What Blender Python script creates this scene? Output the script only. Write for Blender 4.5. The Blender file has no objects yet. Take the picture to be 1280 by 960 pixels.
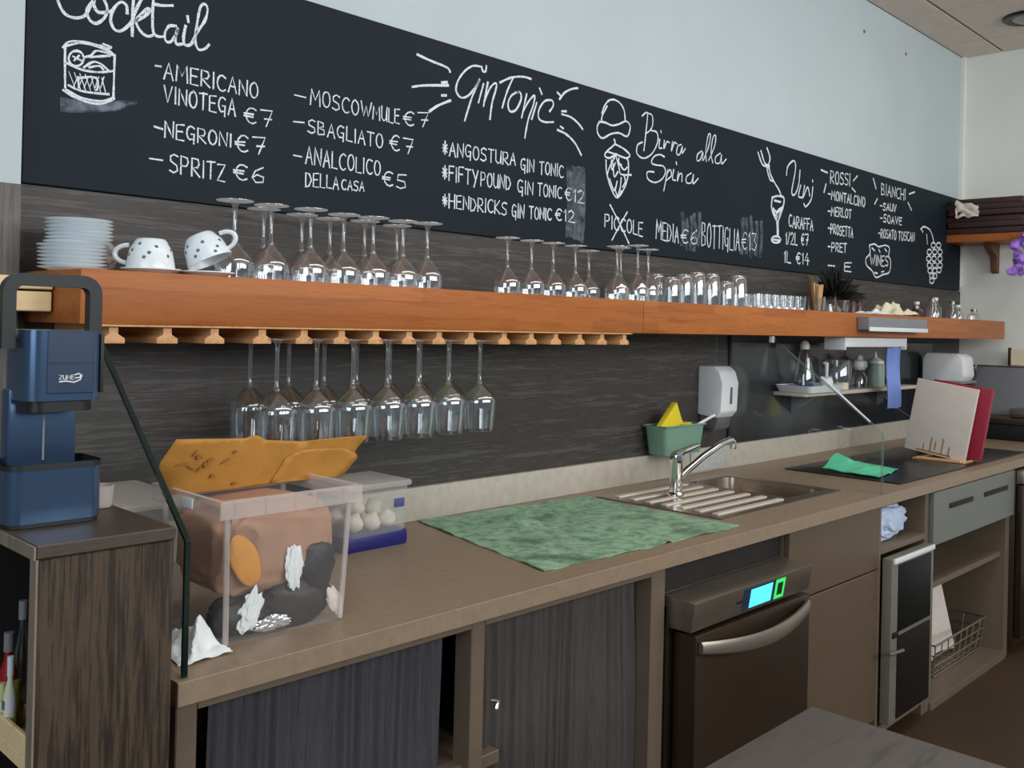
import bpy, bmesh, math, random
from mathutils import Vector, Matrix, noise

random.seed(7)
S = bpy.context.scene
COL = S.collection
PI = math.pi

# ------------------------------------------------------------------ camera
CAM = Vector((0.0, -2.1, 1.447))
F_PX, CX, CY = 1197.0, 640.0, 400.5
yaw, pitch, roll = math.radians(45.82), math.radians(0.27), math.radians(1.341)
fwd = Vector((math.sin(yaw) * math.cos(pitch), math.cos(yaw) * math.cos(pitch), math.sin(pitch)))
r0 = fwd.cross(Vector((0, 0, 1))).normalized()
u0 = r0.cross(fwd)
right = math.cos(roll) * r0 + math.sin(roll) * u0
up = -math.sin(roll) * r0 + math.cos(roll) * u0
cd = bpy.data.cameras.new('camera')
cam = bpy.data.objects.new('camera', cd)
COL.objects.link(cam)
cam.matrix_world = Matrix(((right.x, up.x, -fwd.x, CAM.x), (right.y, up.y, -fwd.y, CAM.y),
                           (right.z, up.z, -fwd.z, CAM.z), (0, 0, 0, 1)))
cd.sensor_width = 36.0
cd.lens = F_PX / 1280 * 36.0
cd.shift_y = (CY - 480) / 1280
cd.clip_start = 0.02
S.camera = cam

# ------------------------------------------------------------------ light and view
S.view_settings.view_transform = 'Standard'
S.view_settings.look = 'None'
S.view_settings.gamma = 1.0
S.view_settings.use_curve_mapping = False
S.view_settings.exposure = -0.55
S.cycles.transparent_max_bounces = 40
S.cycles.max_bounces = 10
S.cycles.sample_clamp_indirect = 4.0

W = bpy.data.worlds.new('sky')
S.world = W
W.use_nodes = True
W.node_tree.nodes['Background'].inputs[0].default_value = (0.80, 0.90, 1.0, 1)
W.node_tree.nodes['Background'].inputs[1].default_value = 0.24


def area(name, loc, target, sx, sy, power, color):
    d = bpy.data.lights.new(name, 'AREA')
    d.shape = 'RECTANGLE'
    d.size, d.size_y, d.energy, d.color = sx, sy, power, color
    o = bpy.data.objects.new(name, d)
    COL.objects.link(o)
    o.location = loc
    o.rotation_euler = (Vector(target) - Vector(loc)).to_track_quat('-Z', 'Y').to_euler()
    return o


area('window_daylight', (-2.6, -2.6, 2.2), (1.2, 0, 1.7), 2.2, 1.8, 85, (0.78, 0.90, 1.0))
for k_, (x_, w_) in enumerate(((0.7, 0.9), (2.2, 1.1), (3.7, 0.9), (5.1, 0.6))):
    area('shopfront_daylight', (x_, -5.0, 2.5), (x_ + 0.3, 0, 2.2), w_, 1.3, 62 * w_, (0.95, 0.98, 1.0))
area('added_overhead_light', (2.6, -1.55, 3.06), (2.6, -1.2, 0), 4.6, 0.5, 42, (1.0, 0.98, 0.95))  # overhead lamp added to deepen shade below the beam and brighten the glasses


# ------------------------------------------------------------------ materials
def rgb(r, g, b):
    f = lambda c: (c / 255 / 12.92) if c / 255 <= 0.04045 else ((c / 255 + 0.055) / 1.055) ** 2.4
    return (f(r), f(g), f(b), 1)


class N:
    def __init__(s, name):
        s.m = bpy.data.materials.new(name)
        s.m.use_nodes = True
        s.t = s.m.node_tree
        s.t.nodes.clear()
        s.out = s.n('ShaderNodeOutputMaterial')

    def n(s, typ, **kw):
        x = s.t.nodes.new(typ)
        for k, v in kw.items():
            if k.startswith('i_'):
                key = k[2:]
                x.inputs[int(key) if key.isdigit() else key.replace('_', ' ')].default_value = v
            else:
                setattr(x, k, v)
        return x

    def l(s, a, b):
        s.t.links.new(a, b)

    def coords(s, scale=(1, 1, 1), src='Object'):
        tc = s.n('ShaderNodeTexCoord')
        mp = s.n('ShaderNodeMapping')
        mp.inputs['Scale'].default_value = scale
        s.l(tc.outputs[src], mp.inputs['Vector'])
        return mp.outputs['Vector']

    def noise(s, vec, scale, detail=4, rough=0.6):
        x = s.n('ShaderNodeTexNoise')
        x.inputs['Scale'].default_value = scale
        x.inputs['Detail'].default_value = detail
        x.inputs['Roughness'].default_value = rough
        if vec is not None:
            s.l(vec, x.inputs['Vector'])
        return x.outputs['Fac']

    def ramp(s, fac, stops):
        r = s.n('ShaderNodeValToRGB')
        e = r.color_ramp.elements
        while len(e) < len(stops):
            e.new(0.5)
        for el, (p, c) in zip(e, stops):
            el.position = p
            el.color = c if len(c) == 4 else (*c, 1)
        s.l(fac, r.inputs['Fac'])
        return r.outputs['Color']

    def bsdf(s, **kw):
        b = s.n('ShaderNodeBsdfPrincipled')
        for k, v in kw.items():
            b.inputs[k.replace('_', ' ')].default_value = v
        s.l(b.outputs[0], s.out.inputs[0])
        return b

    def bump(s, b, h, strength=0.3, dist=0.002):
        x = s.n('ShaderNodeBump')
        x.inputs['Strength'].default_value = strength
        x.inputs['Distance'].default_value = dist
        s.l(h, x.inputs['Height'])
        s.l(x.outputs[0], b.inputs['Normal'])


def plain(name, c, rough=0.5, metal=0.0, var=0.08, scale=30, bump=0.0, src='Object', **kw):
    n = N(name)
    v = n.coords((1, 1, 1), src)
    f = n.noise(v, scale)
    d = tuple(x * (1 - var) for x in c[:3])
    e = tuple(min(1, x * (1 + var)) for x in c[:3])
    col = n.ramp(f, [(0.3, d), (0.7, e)])
    b = n.bsdf(Roughness=rough, Metallic=metal, **kw)
    n.l(col, b.inputs['Base Color'])
    if bump:
        n.bump(b, f, bump)
    return n.m


def wood(name, stops, grain=(1, 1, 1), scale=6, rough=0.55, bump=0.25, fine=4.0, spec=0.5):
    """stretched noise: grain is small along the fibre and large across it"""
    n = N(name)
    v = n.coords(grain)
    f1 = n.noise(v, scale, 6, 0.65)
    f2 = n.noise(v, scale * fine, 3, 0.7)
    mx = n.n('ShaderNodeMix', data_type='FLOAT')
    mx.inputs[0].default_value = 0.4
    n.l(f1, mx.inputs[2])
    n.l(f2, mx.inputs[3])
    col = n.ramp(mx.outputs[0], stops)
    b = n.bsdf(Roughness=rough)
    b.inputs['Specular IOR Level'].default_value = spec
    n.l(col, b.inputs['Base Color'])
    n.bump(b, mx.outputs[0], bump)
    return n.m


def glassy(name, tint=(0.992, 0.994, 0.994), lo=0.05, hi=0.85, blend=0.35, rough=0.02, edge=(0.95, 0.98, 1.0)):
    n = N(name)
    lw = n.n('ShaderNodeLayerWeight')
    lw.inputs['Blend'].default_value = blend
    fac = n.ramp(lw.outputs['Facing'], [(0.0, (lo,) * 3), (0.55, (lo + 0.06,) * 3), (1.0, (hi,) * 3)])
    tr = n.n('ShaderNodeBsdfTransparent')
    tr.inputs[0].default_value = (*tint, 1)
    gl = n.n('ShaderNodeBsdfGlossy')
    gl.inputs['Color'].default_value = (*edge, 1)
    gl.inputs['Roughness'].default_value = rough
    mx = n.n('ShaderNodeMixShader')
    n.l(fac, mx.inputs[0])
    n.l(tr.outputs[0], mx.inputs[1])
    n.l(gl.outputs[0], mx.inputs[2])
    n.l(mx.outputs[0], n.out.inputs[0])
    return n.m


def gleaming_glass(name):  # translucent white mixed in, standing for light gathered by clear glass
    n = N(name)
    lw = n.n('ShaderNodeLayerWeight')
    lw.inputs['Blend'].default_value = 0.5
    fac = n.ramp(lw.outputs['Facing'], [(0.0, (0.20,) * 3), (0.6, (0.48,) * 3), (1.0, (0.95,) * 3)])
    tr = n.n('ShaderNodeBsdfTransparent')
    tr.inputs[0].default_value = (0.99, 0.99, 0.99, 1)
    d1 = n.n('ShaderNodeBsdfTranslucent')
    d1.inputs[0].default_value = (0.95, 0.97, 0.98, 1)
    g1 = n.n('ShaderNodeBsdfGlossy')
    g1.inputs['Roughness'].default_value = 0.08
    m1 = n.n('ShaderNodeMixShader')
    m1.inputs[0].default_value = 0.5
    n.l(d1.outputs[0], m1.inputs[1])
    n.l(g1.outputs[0], m1.inputs[2])
    mx = n.n('ShaderNodeMixShader')
    n.l(fac, mx.inputs[0])
    n.l(tr.outputs[0], mx.inputs[1])
    n.l(m1.outputs[0], mx.inputs[2])
    n.l(mx.outputs[0], n.out.inputs[0])
    return n.m


def milky(name, c, clear=0.7, rough=0.25):
    n = N(name)
    tr = n.n('ShaderNodeBsdfTransparent')
    b = n.n('ShaderNodeBsdfPrincipled')
    b.inputs['Base Color'].default_value = c
    b.inputs['Roughness'].default_value = rough
    lw = n.n('ShaderNodeLayerWeight')
    lw.inputs['Blend'].default_value = 0.4
    fac = n.ramp(lw.outputs['Facing'], [(0.0, (1 - clear,) * 3), (0.5, (1 - clear + 0.02,) * 3), (1.0, (min(1, 1.4 - clear),) * 3)])
    mx = n.n('ShaderNodeMixShader')
    n.l(fac, mx.inputs[0])
    n.l(tr.outputs[0], mx.inputs[1])
    n.l(b.outputs[0], mx.inputs[2])
    n.l(mx.outputs[0], n.out.inputs[0])
    return n.m


def emit(name, c, k):
    n = N(name)
    e = n.n('ShaderNodeEmission')
    e.inputs[0].default_value = c
    e.inputs[1].default_value = k
    n.l(e.outputs[0], n.out.inputs[0])
    return n.m


def chalk(name, c, lo, hi, scale, amax=1.0):
    """dusty marks: pigment broken up by noise so that the board shows through"""
    n = N(name)
    v = n.coords()
    f = n.noise(v, scale, 3, 0.7)
    a = n.ramp(f, [(lo, (0, 0, 0)), (hi, (amax,) * 3)])
    d = n.n('ShaderNodeBsdfDiffuse')
    d.inputs[0].default_value = c
    tr = n.n('ShaderNodeBsdfTransparent')
    mx = n.n('ShaderNodeMixShader')
    n.l(a, mx.inputs[0])
    n.l(tr.outputs[0], mx.inputs[1])
    n.l(d.outputs[0], mx.inputs[2])
    n.l(mx.outputs[0], n.out.inputs[0])
    return n.m


M = {}
M['wall'] = plain('white_plaster', rgb(191, 201, 204), 0.85, var=0.03, scale=2.5, bump=0.03)
M['wall_end'] = plain('cream_plaster', rgb(230, 232, 224), 0.85, var=0.03, scale=2.5, bump=0.03)
M['clad'] = wood('grey_brown_laminate', [(0.30, rgb(34, 32, 31)), (0.42, rgb(64, 60, 57)), (0.50, rgb(50, 46, 44)), (0.58, rgb(84, 79, 75)), (0.72, rgb(58, 53, 50))],
                 (0.35, 4, 9), 5, 0.55, 0.25)
M['clad_v'] = wood('grey_brown_laminate_upright', [(0.28, rgb(58, 54, 52)), (0.45, rgb(90, 86, 82)), (0.58, rgb(108, 103, 98)), (0.75, rgb(76, 70, 66))],
                   (9, 6, 0.5), 5, 0.55, 0.25)
M['cab_wood'] = wood('dark_weathered_oak', [(0.3, rgb(24, 18, 14)), (0.45, rgb(46, 36, 27)), (0.56, rgb(82, 66, 50)), (0.72, rgb(36, 28, 21))],
                     (10, 8, 0.55), 5, 0.5, 0.3)
M['cab_top'] = wood('dark_weathered_oak_top', [(0.3, rgb(50, 42, 35)), (0.5, rgb(76, 65, 55)), (0.7, rgb(62, 52, 44))], (0.8, 7, 7), 5, 0.45, 0.25)
M['cab_edge'] = wood('grey_oak_edging', [(0.3, rgb(112, 98, 86)), (0.6, rgb(142, 126, 112))], (8, 8, 0.6), 5, 0.5, 0.2)
def lamella_wood():
    n = N('orange_glued_beech')
    v = n.coords((0.5, 4, 10))
    f1 = n.noise(v, 4, 6, 0.65)
    f2 = n.noise(v, 16, 3, 0.7)
    mx = n.n('ShaderNodeMix', data_type='FLOAT')
    mx.inputs[0].default_value = 0.4
    n.l(f1, mx.inputs[2])
    n.l(f2, mx.inputs[3])
    col = n.ramp(mx.outputs[0], [(0.25, rgb(134, 72, 30)), (0.42, rgb(172, 99, 46)), (0.55, rgb(184, 111, 56)), (0.72, rgb(152, 85, 38))])
    tc = n.n('ShaderNodeTexCoord')
    sp_ = n.n('ShaderNodeSeparateXYZ')
    n.l(tc.outputs['Object'], sp_.inputs[0])
    cb_ = n.n('ShaderNodeCombineXYZ')
    n.l(sp_.outputs[0], cb_.inputs[0])
    n.l(sp_.outputs[2], cb_.inputs[1])
    bk = n.n('ShaderNodeTexBrick')
    bk.inputs['Color1'].default_value = (0.62, 0.58, 0.52, 1)
    bk.inputs['Color2'].default_value = (1.0, 1.0, 1.0, 1)
    bk.inputs['Mortar'].default_value = (0.78, 0.74, 0.7, 1)
    bk.inputs['Scale'].default_value = 1.0
    bk.inputs['Mortar Size'].default_value = 0.0004
    bk.inputs['Brick Width'].default_value = 0.33
    bk.inputs['Row Height'].default_value = 0.0345
    n.l(cb_.outputs[0], bk.inputs['Vector'])
    mm = n.n('ShaderNodeMix', data_type='RGBA', blend_type='MULTIPLY')
    mm.inputs[0].default_value = 0.55
    n.l(col, mm.inputs[6])
    n.l(bk.outputs['Color'], mm.inputs[7])
    b = n.bsdf(Roughness=0.42, Specular_IOR_Level=0.25)
    n.l(mm.outputs[2], b.inputs['Base Color'])
    n.bump(b, mx.outputs[0], 0.12)
    return n.m


M['beam'] = lamella_wood()
M['rack'] = wood('pale_beech', [(0.3, rgb(186, 128, 80)), (0.6, rgb(222, 170, 116))], (6, 0.6, 6), 5, 0.5, 0.12)
M['pine'] = wood('raw_pine', [(0.3, rgb(222, 186, 132)), (0.5, rgb(240, 212, 164)), (0.7, rgb(230, 198, 146))], (0.6, 5, 8), 5, 0.6, 0.12)
M['board'] = plain('black_chalk_paint', rgb(18, 30, 38), 0.6, var=0.16, scale=3.0, bump=0.02, Specular_IOR_Level=0.2)
M['edge_black'] = plain('black_edge', rgb(24, 26, 28), 0.5)
M['chalk'] = chalk('white_chalk', rgb(232, 238, 244), 0.28, 0.5, 420)
M['smear'] = chalk('wiped_chalk', rgb(165, 175, 190), 0.30, 0.75, 30, 0.42)
M['top'] = plain('greige_stone_laminate', rgb(143, 123, 102), 0.42, var=0.10, scale=55, bump=0.04)
M['splash'] = plain('pale_greige_laminate', rgb(182, 174, 160), 0.5, var=0.10, scale=30, bump=0.04)
M['carcass'] = plain('taupe_laminate', rgb(108, 93, 78), 0.45, var=0.05, scale=20)
M['front'] = plain('grey_taupe_lacquer', rgb(94, 78, 62), 0.38, var=0.04, scale=8)
M['dark_in'] = plain('dark_board_and_recess_shade', rgb(26, 22, 20), 0.7)
M['curtain'] = wood('slate_cotton', [(0.3, rgb(42, 41, 48)), (0.5, rgb(70, 68, 73)), (0.7, rgb(48, 46, 51))], (14, 60, 0.8), 3, 0.9, 0.2)
M['steel'] = plain('brushed_steel', rgb(160, 150, 138), 0.34, 0.9, var=0.05, scale=6)
M['steel_dark'] = plain('warm_brushed_steel', rgb(88, 73, 60), 0.36, 0.85, var=0.06, scale=6)
M['chrome'] = plain('chrome', rgb(225, 228, 230), 0.08, 1.0, var=0.01)
M['sink'] = plain('sink_steel', rgb(160, 146, 132), 0.26, 0.92, var=0.05, scale=10)
M['rib'] = plain('bright_brushed_ribs', rgb(226, 214, 198), 0.5, 0.45, var=0.03)
M['curtain_warm'] = wood('warm_grey_cotton', [(0.3, rgb(46, 42, 41)), (0.5, rgb(76, 70, 67)), (0.7, rgb(54, 49, 47))], (14, 60, 0.8), 3, 0.9, 0.2)
M['black'] = plain('black_plastic', rgb(20, 21, 22), 0.4)
M['black_gloss'] = plain('black_glass', rgb(13, 15, 17), 0.12)
M['hob'] = plain('black_granite', rgb(26, 24, 23), 0.3, var=0.3, scale=160)
M['splash_glass'] = plain('smoked_splash_glass', rgb(42, 46, 50), 0.14, var=0.06, scale=3)
M['white'] = plain('white_ceramic', rgb(232, 240, 244), 0.22, var=0.02)
M['white_pl'] = plain('white_plastic', rgb(226, 228, 230), 0.35, var=0.02)
M['grey_pl'] = plain('grey_plastic', rgb(128, 130, 134), 0.4, var=0.03)
M['smoke'] = plain('smoky_window_plastic', rgb(96, 98, 104), 0.25)
M['blue_metal'] = plain('midnight_blue_anodised_metal', rgb(78, 102, 132), 0.2, 0.65, var=0.03, scale=8)
M['blue_panel'] = plain('midnight_blue_lacquer', rgb(40, 58, 82), 0.35, 0.3, var=0.03)
M['soft_black'] = plain('soft_black_rubber', rgb(24, 29, 30), 0.5)
M['glass'] = glassy('clear_glass', lo=0.14, hi=1.0, blend=0.5)
M['foot_glass'] = gleaming_glass('clear_glass_painted_gleam')
M['stem_glass'] = glassy('solid_clear_glass', lo=0.30, hi=0.95, blend=0.5, rough=0.06)
M['sheet_glass'] = glassy('clear_sheet_glass', (0.985, 0.995, 0.99), 0.02, 0.35, 0.25, 0.01)
M['glass_edge'] = plain('dark_green_glass_edge', rgb(16, 34, 30), 0.15)
M['glass_edge_pale'] = glassy('pale_glass_edge', (0.8, 0.86, 0.86), 0.12, 0.6, 0.4, 0.1)
M['bin'] = milky('frosted_clear_plastic', rgb(232, 226, 220), 0.965, 0.2)
M['bin_rim'] = milky('frosted_plastic_rim', rgb(226, 216, 210), 0.62, 0.3)
M['tub'] = milky('clear_tub_plastic', rgb(220, 222, 222), 0.86, 0.2)
M['blue'] = plain('deep_blue_plastic', rgb(24, 24, 104), 0.4)
M['kraft'] = plain('ochre_kraft_paper', rgb(186, 130, 54), 0.75, var=0.10, scale=22, bump=0.15)
M['brown_paper'] = plain('brown_paper', rgb(172, 132, 108), 0.8, var=0.12, scale=14, bump=0.2)
M['orange_paper'] = plain('orange_paper', rgb(214, 146, 50), 0.6, var=0.12, scale=20)
M['tissue'] = plain('white_tissue', rgb(232, 238, 238), 0.9, var=0.05, scale=40, bump=0.3)
M['foil'] = plain('crumpled_foil', rgb(214, 216, 220), 0.25, 0.9, var=0.1, scale=60, bump=0.6)
M['dark_cloth'] = plain('dark_refuse_bag', rgb(36, 30, 30), 0.5, var=0.2, scale=20, bump=0.3)
M['navy_cloth'] = plain('navy_wrapper', rgb(26, 26, 36), 0.5, var=0.2, scale=20, bump=0.3)
M['garlic'] = plain('pale_bulbs', rgb(226, 218, 196), 0.6, var=0.08, scale=40)
M['yellow'] = plain('yellow_sponge', rgb(230, 206, 40), 0.8, var=0.08, scale=80, bump=0.3)
M['teal_pl'] = plain('sea_green_plastic', rgb(112, 148, 128), 0.45, var=0.04)
M['cloth_green'] = plain('mint_green_cloth', rgb(84, 204, 158), 0.85, var=0.06, scale=60, bump=0.2)
M['pvc_white'] = plain('worn_white_chopping_board', rgb(206, 196, 188), 0.5, var=0.04, scale=18)
M['pvc_red'] = plain('crimson_chopping_board', rgb(150, 24, 52), 0.45, var=0.08, scale=18)
M['towel'] = plain('blue_cloth', rgb(120, 146, 210), 0.9, var=0.06, scale=30, bump=0.2)
M['dark_stack'] = plain('dark_maroon_leatherette', rgb(58, 34, 32), 0.5, var=0.15, scale=14)
M['purple'] = plain('purple_petals', rgb(176, 128, 226), 0.8, var=0.25, scale=40)
M['leaf_black'] = plain('blackish_leaves', rgb(22, 26, 24), 0.6, var=0.3, scale=40)
M['stick'] = plain('bread_stick_crust', rgb(196, 160, 112), 0.8, var=0.15, scale=40)
M['stick_dark'] = plain('dark_wood_stick', rgb(112, 84, 60), 0.8, var=0.15, scale=40)
M['ceil'] = plain('taupe_ceiling_tile', rgb(224, 210, 198), 0.9, var=0.04, scale=14)
M['ceil_gap'] = plain('ceiling_grid_shadow_gap', rgb(130, 116, 106), 0.8)
M['floor'] = plain('brown_floor', rgb(60, 41, 23), 0.6, var=0.12, scale=2.0)
M['table'] = wood('grey_oak_table', [(0.3, rgb(72, 67, 63)), (0.5, rgb(94, 88, 83)), (0.7, rgb(82, 76, 72))], (0.7, 6, 6), 5, 0.45, 0.2)
M['red_pl'] = plain('red_bottle', rgb(150, 14, 22), 0.25)
M['cream_pl'] = plain('cream_plastic', rgb(222, 220, 190), 0.4)
M['oil'] = plain('olive_oil_in_bottle', rgb(120, 110, 30), 0.15)
M['lime_pl'] = plain('pale_lime_liquid', rgb(208, 214, 150), 0.3)
M['sage_pl'] = plain('sage_bottle', rgb(150, 170, 158), 0.4)
M['screen'] = emit('cyan_display', (0.10, 0.72, 1.0, 1), 2.2)
M['led'] = emit('green_indicator', (0.05, 0.85, 0.16, 1), 1.6)
M['spot'] = plain('grey_printed_spot', rgb(96, 110, 124), 0.3)
M['rust'] = plain('scorched_plastic', rgb(150, 116, 76), 0.6)
M['paper'] = plain('white_paper', rgb(224, 214, 204), 0.8, var=0.04)
M['cream'] = plain('cream_card', rgb(228, 216, 188), 0.7, var=0.05)
M['wire'] = plain('galvanised_wire', rgb(150, 140, 128), 0.4, 0.7)


# drying mat: mint green with dark stains of their own shape
def mat_material():
    n = N('stained_green_mat')
    v = n.coords()
    f1 = n.noise(v, 5.5, 5, 0.6)
    f2 = n.noise(v, 34, 5, 0.7)
    base = n.ramp(f2, [(0.34, rgb(98, 130, 104)), (0.5, rgb(134, 170, 138)), (0.68, rgb(160, 190, 160))])
    st = n.ramp(f1, [(0.54, (0, 0, 0)), (0.70, (0.85, 0.85, 0.85))])
    mx = n.n('ShaderNodeMix', data_type='RGBA')
    n.l(st, mx.inputs[0])
    n.l(base, mx.inputs[6])
    mx.inputs[7].default_value = rgb(66, 92, 66)
    b = n.bsdf(Roughness=0.75)
    n.l(mx.outputs[2], b.inputs['Base Color'])
    n.bump(b, f2, 0.5, 0.004)
    return n.m


M['mat'] = mat_material()


# ------------------------------------------------------------------ mesh helpers
class MB:
    """collects shapes of ONE object or part in a bmesh"""

    def __init__(s):
        s.b = bmesh.new()

    def _face(s, vs):
        try:
            return s.b.faces.new(vs)
        except ValueError:
            return None

    def box(s, x0, x1, y0, y1, z0, z1, bev=0.0, seg=2, mtx=None):
        t = bmesh.new()
        bmesh.ops.create_cube(t, size=1.0)
        for v in t.verts:
            v.co = Vector(((x0 + x1) / 2 + v.co.x * (x1 - x0), (y0 + y1) / 2 + v.co.y * (y1 - y0), (z0 + z1) / 2 + v.co.z * (z1 - z0)))
        if bev:
            bmesh.ops.bevel(t, geom=t.edges[:], offset=bev, segments=seg, profile=0.6, affect='EDGES')
        s.merge(t, mtx)
        return s

    def merge(s, t, mtx=None):
        if mtx is not None:
            bmesh.ops.transform(t, matrix=mtx, verts=t.verts[:])
        mp = {v: s.b.verts.new(v.co) for v in t.verts}
        for f in t.faces:
            s._face([mp[v] for v in f.verts])
        t.free()

    def prism(s, pts, axis, a, b, bev=0.0, mtx=None):
        """extrude a 2-D outline along an axis: pts are the two other coordinates in x,y,z order"""
        t = bmesh.new()

        def mk(p, w):
            return {'x': (w, p[0], p[1]), 'y': (p[0], w, p[1]), 'z': (p[0], p[1], w)}[axis]
        A = [t.verts.new(mk(p, a)) for p in pts]
        B = [t.verts.new(mk(p, b)) for p in pts]
        n = len(pts)
        t.faces.new(A)
        t.faces.new(B[::-1])
        for i in range(n):
            t.faces.new([A[i], B[i], B[(i + 1) % n], A[(i + 1) % n]])
        bmesh.ops.recalc_face_normals(t, faces=t.faces[:])
        if bev:
            bmesh.ops.bevel(t, geom=t.edges[:], offset=bev, segments=2, profile=0.6, affect='EDGES')
        s.merge(t, mtx)
        return s

    def lathe(s, prof, seg=32, c=(0, 0, 0), mtx=None):
        """turn (radius, height) pairs around z"""
        t = bmesh.new()
        rings = []
        for r, z in prof:
            if r < 1e-5:
                rings.append([t.verts.new((c[0], c[1], c[2] + z))])
            else:
                rings.append([t.verts.new((c[0] + r * math.cos(2 * PI * k / seg), c[1] + r * math.sin(2 * PI * k / seg), c[2] + z)) for k in range(seg)])
        for A, B in zip(rings, rings[1:]):
            for k in range(seg):
                k2 = (k + 1) % seg
                if len(A) == 1 and len(B) == 1:
                    break
                if len(A) == 1:
                    t.faces.new([A[0], B[k2], B[k]])
                elif len(B) == 1:
                    t.faces.new([A[k], A[k2], B[0]])
                else:
                    t.faces.new([A[k], A[k2], B[k2], B[k]])
        bmesh.ops.recalc_face_normals(t, faces=t.faces[:])
        s.merge(t, mtx)
        return s

    def tube(s, path, r, seg=8, closed=False, cap=True):
        P = [Vector(p) for p in path]
        n = len(P)
        R = r if isinstance(r, (list, tuple)) else [r] * n
        rings = []
        prev = None
        for i in range(n):
            if closed:
                d = P[(i + 1) % n] - P[i - 1]
            else:
                d = P[min(i + 1, n - 1)] - P[max(i - 1, 0)]
            d.normalize()
            if prev is None:
                a = Vector((0, 0, 1)) if abs(d.z) < 0.9 else Vector((1, 0, 0))
                x = d.cross(a).normalized()
            else:
                x = (prev - d * prev.dot(d)).normalized()
            prev = x
            y = d.cross(x)
            rings.append([s.b.verts.new(P[i] + R[i] * (math.cos(2 * PI * k / seg) * x + math.sin(2 * PI * k / seg) * y)) for k in range(seg)])
        m = n if closed else n - 1
        for i in range(m):
            A, B = rings[i], rings[(i + 1) % n]
            for k in range(seg):
                s._face([A[k], A[(k + 1) % seg], B[(k + 1) % seg], B[k]])
        if cap and not closed:
            s._face(rings[0][::-1])
            s._face(rings[-1])
        return s

    def grid(s, fn, nu, nv, thick=0.0):
        """sheet from fn(u, v); thick adds a second face set offset along the local normal"""
        V = [[Vector(fn(i / nu, j / nv)) for j in range(nv + 1)] for i in range(nu + 1)]
        t = bmesh.new()
        vs = [[t.verts.new(p) for p in row] for row in V]
        for i in range(nu):
            for j in range(nv):
                t.faces.new([vs[i][j], vs[i + 1][j], vs[i + 1][j + 1], vs[i][j + 1]])
        if thick:
            bmesh.ops.recalc_face_normals(t, faces=t.faces[:])
            bmesh.ops.solidify(t, geom=t.faces[:], thickness=thick)
        s.merge(t)
        return s

    def blob(s, c, r, amp=0.25, freq=3.0, seed=0, sub=4, fold=0.0, sq=1.0, mtx=None):
        """crumpled lump: ico sphere pushed in and out by noise"""
        t = bmesh.new()
        bmesh.ops.create_icosphere(t, subdivisions=sub, radius=1.0)
        off = Vector((seed * 3.7, seed * 1.3, seed * 7.1))
        for v in t.verts:
            d = v.co.normalized()
            k = 1 + amp * noise.noise(d * freq + off) + 0.5 * amp * noise.noise(d * freq * 2.3 + off)
            if fold:
                k -= fold * abs(noise.noise(d * freq * 1.6 + off * 2))
            e = [math.copysign(abs(q) ** sq, q) for q in d]
            v.co = Vector((e[0] * r[0], e[1] * r[1], e[2] * r[2])) * k + Vector(c)
        s.merge(t, mtx)
        return s

    def build(s, name, mat, parent=None, smooth=True, loc=None, ang=0.6):
        me = bpy.data.meshes.new(name)
        bmesh.ops.remove_doubles(s.b, verts=s.b.verts[:], dist=1e-6)
        if smooth:
            for f in s.b.faces:
                f.smooth = True
            for e in s.b.edges:
                if len(e.link_faces) == 2 and e.calc_face_angle(0) > ang:
                    e.smooth = False
        s.b.to_mesh(me)
        s.b.free()
        mats = mat if isinstance(mat, (list, tuple)) else [mat]
        for m in mats:
            me.materials.append(m)
        o = bpy.data.objects.new(name, me)
        COL.objects.link(o)
        if parent is not None:
            o.parent = parent
        if loc is not None:
            o.location = loc
        return o


def tag(o, label, cat, group=None):
    o['label'] = label
    o['category'] = cat
    if group:
        o['group'] = group
    return o


def thing(name, label, cat, loc=(0, 0, 0), rz=0.0, group=None):
    o = bpy.data.objects.new(name, None)
    COL.objects.link(o)
    o.empty_display_size = 0.05
    o.location = loc
    o.rotation_euler = (0, 0, rz)
    return tag(o, label, cat, group)


def struct(o):
    o['kind'] = 'structure'
    return o


def dup(root, loc, label, rot=None, group=None, scale=None):
    r = root.copy()
    COL.objects.link(r)
    r.location = loc
    if rot is not None:
        r.rotation_euler = rot
    if scale is not None:
        r.scale = scale
    r['label'] = label
    if group:
        r['group'] = group
    for ch in list(root.children):
        c = ch.copy()
        COL.objects.link(c)
        c.parent = r
        for g in list(ch.children):
            d = g.copy()
            COL.objects.link(d)
            d.parent = c
    return r


ORD = ['first', 'second', 'third', 'fourth', 'fifth', 'sixth', 'seventh', 'eighth', 'ninth', 'tenth', 'eleventh', 'twelfth', 'thirteenth', 'fourteenth', 'fifteenth']

ZC = 0.887      # worktop surface
ZS = 1.533      # top of the shelf beam
ZB = 1.430      # underside of the shelf beam
XL = 0.705      # left end of the worktop
XR = 6.02       # end wall
ZT = 3.12       # ceiling

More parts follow.
